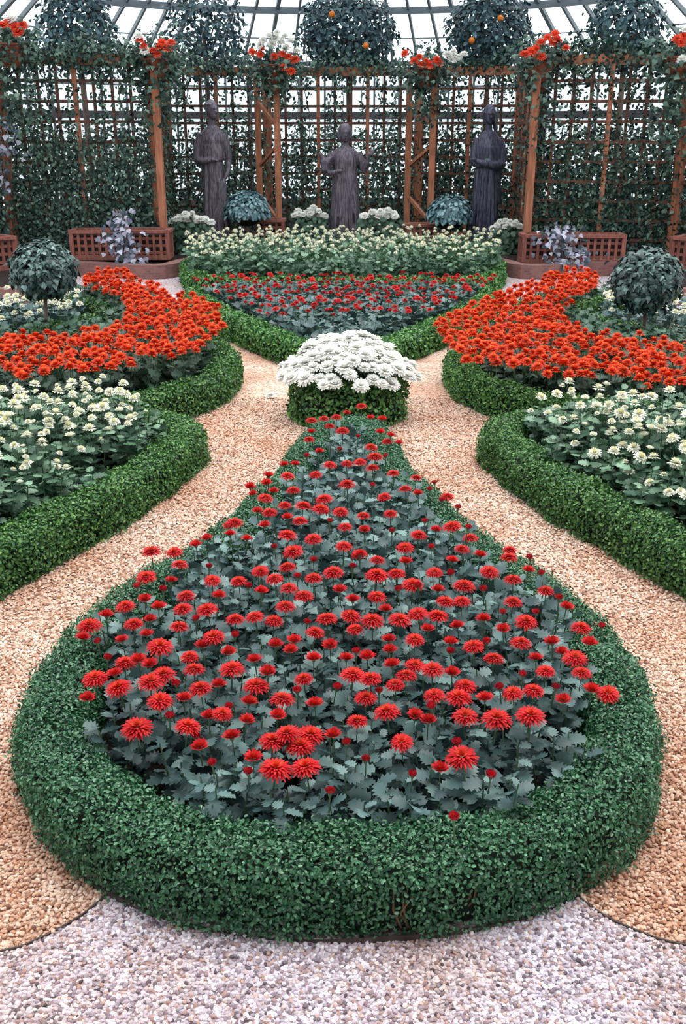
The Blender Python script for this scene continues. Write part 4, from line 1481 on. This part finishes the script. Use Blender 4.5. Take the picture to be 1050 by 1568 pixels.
basket('basket of pinkish red flowers at the left edge of the picture', 14, 62, 12.8, [(4, 40), (14, 36), (24, 42), (34, 40), (28, 50)], [(18, 30)], 1.1)
basket('basket of red flowers at the right edge of the picture', 1040, 82, 12.8, [(1036, 60), (1046, 56), (1042, 66), (1054, 62)], [(1044, 92), (1050, 46)], 1.1)


# ------------------------------------------------------------------ statues
def robe(mb, prof, folds=11, ph=0.0, N=72):
    """prof: (z, cx, cy, rx, ry, fold depth)"""
    prof = np.array(prof, float)
    zs = np.linspace(prof[0, 0], prof[-1, 0], 70)
    rings = []
    for z in zs:
        cx, cy, rx, ry, fd = [np.interp(z, prof[:, 0], prof[:, i]) for i in range(1, 6)]
        pr = []
        for k in range(N):
            a = 2 * pi * k / N
            fo = sin(folds * a + ph + 1.2 * sin(z * 2.2)) * .6 + sin((folds * 2 - 3) * a + 2 + z) * .4
            m = 1 + fd * fo
            pr.append((cx + rx * m * cos(a), cy + ry * m * sin(a), z))
        rings.append(pr)
    mb.loft(rings)


def limb(mb, pts, rad):
    P = np.array(pts, float)
    t = np.linspace(0, len(P) - 1, 6 * (len(P) - 1) + 1)
    Q = np.column_stack([np.interp(t, range(len(P)), P[:, i]) for i in range(3)])
    R = np.interp(t, range(len(P)), rad)
    Qs = Q.copy()
    for i in range(1, len(Q) - 1):
        Qs[i] = Q[i - 1] * .25 + Q[i] * .5 + Q[i + 1] * .25
    mb.tube(Qs, list(R), 14)


def hand(mb, w, d, up=(0, 0, 1), s=1.0):
    w = np.array(w, float); d = np.array(d, float); d /= np.linalg.norm(d)
    u = np.array(up, float); sd = np.cross(d, u); sd /= np.linalg.norm(sd); u = np.cross(sd, d)
    mb.ball(w + d * .045 * s, (.036 * s, .036 * s, .036 * s), 12, 8)
    for k, l in zip((-1.5, -.5, .5, 1.5), (.06, .075, .07, .055)):
        b = w + d * .07 * s + sd * k * .019 * s
        mb.tube([b, b + d * l * .55 * s, b + (d * l * .9 - u * l * .35) * s], [.0105 * s, .0095 * s, .007 * s], 8)
    b = w + d * .03 * s + sd * .03 * s
    mb.tube([b, b + (d * .03 + sd * .03) * s, b + (d * .06 + sd * .035) * s], [.012 * s, .011 * s, .008 * s], 8)


def head(mb, c, s, yaw, pitch, hair):
    R = (Matrix.Rotation(yaw, 3, 'Z') @ Matrix.Rotation(pitch, 3, 'X'))
    R = np.array(R)
    P = lambda x, y, z: np.array(c) + R @ (np.array([x, y, z]) * s)
    mb.ball(P(0, 0, 0), np.array((.078, .098, .118)) * s, 24, 18, 0, R)
    mb.ball(P(0, -.045, -.05), np.array((.056, .052, .068)) * s, 18, 12, 0, R)          # jaw
    mb.tube([P(0, -.088, .022), P(0, -.105, -.012), P(0, -.113, -.026)], [.009 * s, .013 * s, .015 * s], 10)   # nose
    mb.tube([P(-.045, -.082, .03), P(0, -.097, .034), P(.045, -.082, .03)], [.009 * s, .012 * s, .009 * s], 10)  # brow
    mb.tube([P(-.02, -.093, -.057), P(0, -.1, -.055), P(.02, -.093, -.057)], [.006 * s, .009 * s, .006 * s], 8)  # lips
    mb.ball(P(0, -.088, -.09), np.array((.018, .014, .014)) * s, 10, 8, 0, R)            # chin
    for q in (-1, 1):
        mb.ball(P(q * .08, .005, -.005), np.array((.012, .022, .032)) * s, 10, 8, 0, R)
    if hair == 'bun':
        mb.ball(P(0, .02, .025), np.array((.084, .096, .106)) * s, 20, 14, 0, R)
        mb.ball(P(0, .125, .03), np.array((.05, .045, .05)) * s, 16, 10, 0, R)
        for a in np.linspace(-1.2, 1.2, 7):
            mb.tube([P(sin(a) * .08, -.06 * cos(a) - .005, .075), P(sin(a) * .1, .03, .06), P(sin(a) * .06, .12, .02)], [.012 * s, .014 * s, .01 * s], 8)
    elif hair == 'bob':
        mb.ball(P(0, .02, .035), np.array((.104, .112, .112)) * s, 20, 14, 0, R)
        for q in (-1, 1):
            mb.ball(P(q * .082, .02, -.03), np.array((.034, .065, .085)) * s, 14, 10, 0, R)
        mb.ball(P(0, .07, -.04), np.array((.085, .055, .09)) * s, 14, 10, 0, R)
    else:
        mb.ball(P(0, .02, .025), np.array((.088, .1, .11)) * s, 20, 14, 0, R)
        for q in (1,):
            mb.tube([P(q * .05, -.01, .0), P(q * .07, .02, -.06), P(q * .085, .03, -.13), P(q * .12, .03, -.24)], [.02 * s, .024 * s, .024 * s, .03 * s], 10)
        mb.ball(P(0, .07, -.08), np.array((.06, .045, .09)) * s, 14, 10, 0, R)


def statue(label, loc, mb, mat, plinth, voxel=.0105, base_mat=None):
    me = mb.mesh('figure', mat, True)
    tmp = bpy.data.objects.new('figure', me)
    COL.objects.link(tmp)
    md = tmp.modifiers.new('remesh', 'REMESH'); md.mode = 'VOXEL'; md.voxel_size = voxel; md.use_smooth_shade = True
    sm = tmp.modifiers.new('smooth', 'SMOOTH'); sm.iterations = 3; sm.factor = .5
    dg = bpy.context.evaluated_depsgraph_get(); dg.update()
    me2 = bpy.data.meshes.new_from_object(tmp.evaluated_get(dg))
    me2.name = 'figure'
    if not me2.materials:
        me2.materials.append(mat)
    bpy.data.objects.remove(tmp)
    t = thing('bronze_statue', label, 'statue', loc)
    o = bpy.data.objects.new('figure', me2); COL.objects.link(o); o.parent = t
    o.location = (0, 0, plinth)
    b = MB()
    N = 28
    b.loft([[(r * cos(2 * pi * k / N), r * sin(2 * pi * k / N), z) for k in range(N)] for r, z in ((.34, 0), (.34, plinth * .6), (.31, plinth * .75), (.31, plinth))])
    p = obj('plinth', b.mesh('plinth', base_mat or mat))
    p.parent = t; p.location = (0, 0, 0)
    return t


def squeeze(mb, sx, sy):
    for v in mb.V:
        v *= np.array([sx, sy, 1.0])


# left: woman, one forearm across the waist, the other hand gathering the skirt
mb = MB()
robe(mb, [(0, .03, 0, .24, .2, .13), (.15, .03, 0, .22, .19, .13), (.5, .0, 0, .2, .17, .11), (.95, -.02, 0, .2, .155, .07), (1.1, -.02, 0, .185, .145, .05), (1.2, -.02, 0, .165, .13, .04),
          (1.38, -.01, -.01, .19, .14, .03), (1.48, 0, 0, .2, .115, .02), (1.55, .0, .0, .14, .09, 0), (1.585, 0, 0, .062, .062, 0), (1.68, .01, -.01, .055, .058, 0)])
robe(mb, [(1.13, -.01, -.015, .19, .16, .08), (1.2, -.01, -.015, .2, .16, .07), (1.32, -.01, -.01, .195, .15, .03), (1.5, 0, 0, .13, .09, 0)], 9, 1)
limb(mb, [(-.185, .0, 1.48), (-.26, .0, 1.3), (-.29, -.02, 1.14), (-.17, -.15, 1.12), (-.03, -.2, 1.14)], [.07, .075, .062, .046, .033])
hand(mb, (-.03, -.2, 1.14), (1, -.1, .05))
limb(mb, [(.185, 0, 1.47), (.235, 0, 1.3), (.26, 0, 1.14), (.25, -.07, 1.0), (.2, -.13, .9)], [.068, .062, .052, .042, .03])
hand(mb, (.2, -.13, .9), (-.5, -.2, -.8), (0, -1, .2))
for k, (x0, x1) in enumerate(((.14, .05), (.17, .12), (.2, .2), (.1, -.04))):
    limb(mb, [(x0, -.16, .86), (x0 - .01, -.165, .6), (x1, -.19, .3), (x1 + .04, -.2, .02)], [.02, .026, .03, .034])
for x in (-.13, -.06, .0):
    limb(mb, [(x, -.125, 1.08), (x - .01, -.15, .7), (x - .02, -.175, .3), (x - .02, -.19, .02)], [.012, .02, .026, .028])
squeeze(mb, .82, .9)
head(mb, (.01, -.02, 1.785), 1.02, .75, .12, 'bun')
c = at_d(325, 200, 14.75)
statue('tall bronze statue of a woman with bent arm and turned head, on the left', (c[0], 14.75, .13), mb, M['bronze'], .05)

# middle: smaller figure holding up a bird on one side and a raised hand on the other
mb = MB()
robe(mb, [(0, 0, 0, .2, .17, .12), (.2, 0, 0, .19, .16, .11), (.6, 0, 0, .175, .145, .09), (.85, 0, 0, .165, .135, .06), (1.0, 0, 0, .15, .12, .04), (1.15, 0, 0, .16, .125, .03), (1.25, 0, 0, .165, .1, .02),
          (1.3, 0, 0, .12, .08, 0), (1.33, 0, 0, .052, .052, 0), (1.42, 0, -.005, .048, .05, 0)], 13, .6)
limb(mb, [(-.15, 0, 1.24), (-.22, -.03, 1.1), (-.24, -.06, .98), (-.16, -.17, .98), (-.08, -.2, 1.01)], [.055, .052, .045, .036, .028])
hand(mb, (-.1, -.2, 1.0), (1, 0, .2), s=.85)
mb.ball((-.25, -.12, 1.13), (.07, .055, .06), 14, 10)
limb(mb, [(-.25, -.12, 1.13), (-.29, -.13, 1.2), (-.32, -.14, 1.25)], [.045, .032, .024])
limb(mb, [(-.22, -.12, 1.14), (-.16, -.1, 1.2)], [.04, .015])
limb(mb, [(-.25, -.12, 1.0), (-.25, -.12, 1.13)], [.05, .05])
limb(mb, [(.15, 0, 1.24), (.22, -.01, 1.12), (.24, -.03, 1.0), (.28, -.1, 1.12), (.29, -.12, 1.2)], [.055, .05, .043, .033, .026])
hand(mb, (.29, -.12, 1.2), (.5, -.2, .8), (0, -1, 0), .85)
for x in (-.11, -.05, .02, .08, .13):
    limb(mb, [(x * .8, -.115, .95), (x, -.14, .6), (x * 1.1, -.16, .25), (x * 1.2, -.165, .02)], [.009, .016, .02, .022])
squeeze(mb, 1.12, 1.05)
head(mb, (0, -.015, 1.5), .95, .15, .1, 'bob')
c = at_d(528, 200, 15.0)
statue('smaller bronze statue of a youth with raised hands, in the middle', (c[0], 15.0, .13), mb, M['bronze'], .03)

# right: darker veiled woman with folded arms and shawl
mb = MB()
robe(mb, [(0, 0, 0, .235, .2, .12), (.2, 0, 0, .23, .19, .12), (.55, .0, 0, .22, .17, .1), (.95, 0, 0, .2, .15, .06), (1.15, .0, 0, .19, .15, .04), (1.3, 0, -.01, .19, .145, .03), (1.42, 0, 0, .195, .115, .02),
          (1.49, 0, 0, .13, .09, 0), (1.525, 0, 0, .06, .06, 0), (1.62, 0, -.01, .055, .056, 0)], 12, 2.0)
robe(mb, [(.55, .1, .02, .17, .15, .14), (.7, .09, .01, .17, .15, .12), (1.05, .06, 0, .18, .16, .07), (1.3, .02, -.005, .2, .16, .04), (1.47, 0, 0, .15, .1, 0)], 8, .3)
limb(mb, [(-.18, 0, 1.42), (-.23, -.01, 1.26), (-.24, -.03, 1.1), (-.14, -.16, 1.08), (-.02, -.2, 1.12)], [.066, .066, .058, .045, .035])
limb(mb, [(.18, 0, 1.42), (.25, -.01, 1.25), (.27, -.03, 1.08), (.12, -.18, 1.06), (-.1, -.2, 1.1), (-.2, -.17, 1.13)], [.07, .075, .07, .055, .042, .03])
hand(mb, (-.2, -.17, 1.13), (-1, -.1, .25), s=1.0)
for x in (-.14, -.08, -.02, .05, .12):
    limb(mb, [(x * .8, -.14, .98), (x, -.165, .6), (x * 1.15, -.185, .25), (x * 1.25, -.195, .02)], [.01, .018, .024, .028])
squeeze(mb, .8, .88)
head(mb, (0, -.02, 1.72), 1.02, .1, .14, 'veil')
c = at_d(748, 200, 14.75)
statue('tall dark bronze statue of a veiled woman with folded arms, on the right', (c[0], 14.75, .13), mb, M['bronze_dark'], .05)

print('objects', len(bpy.data.objects), 'polys', sum(len(m.polygons) for m in bpy.data.meshes))
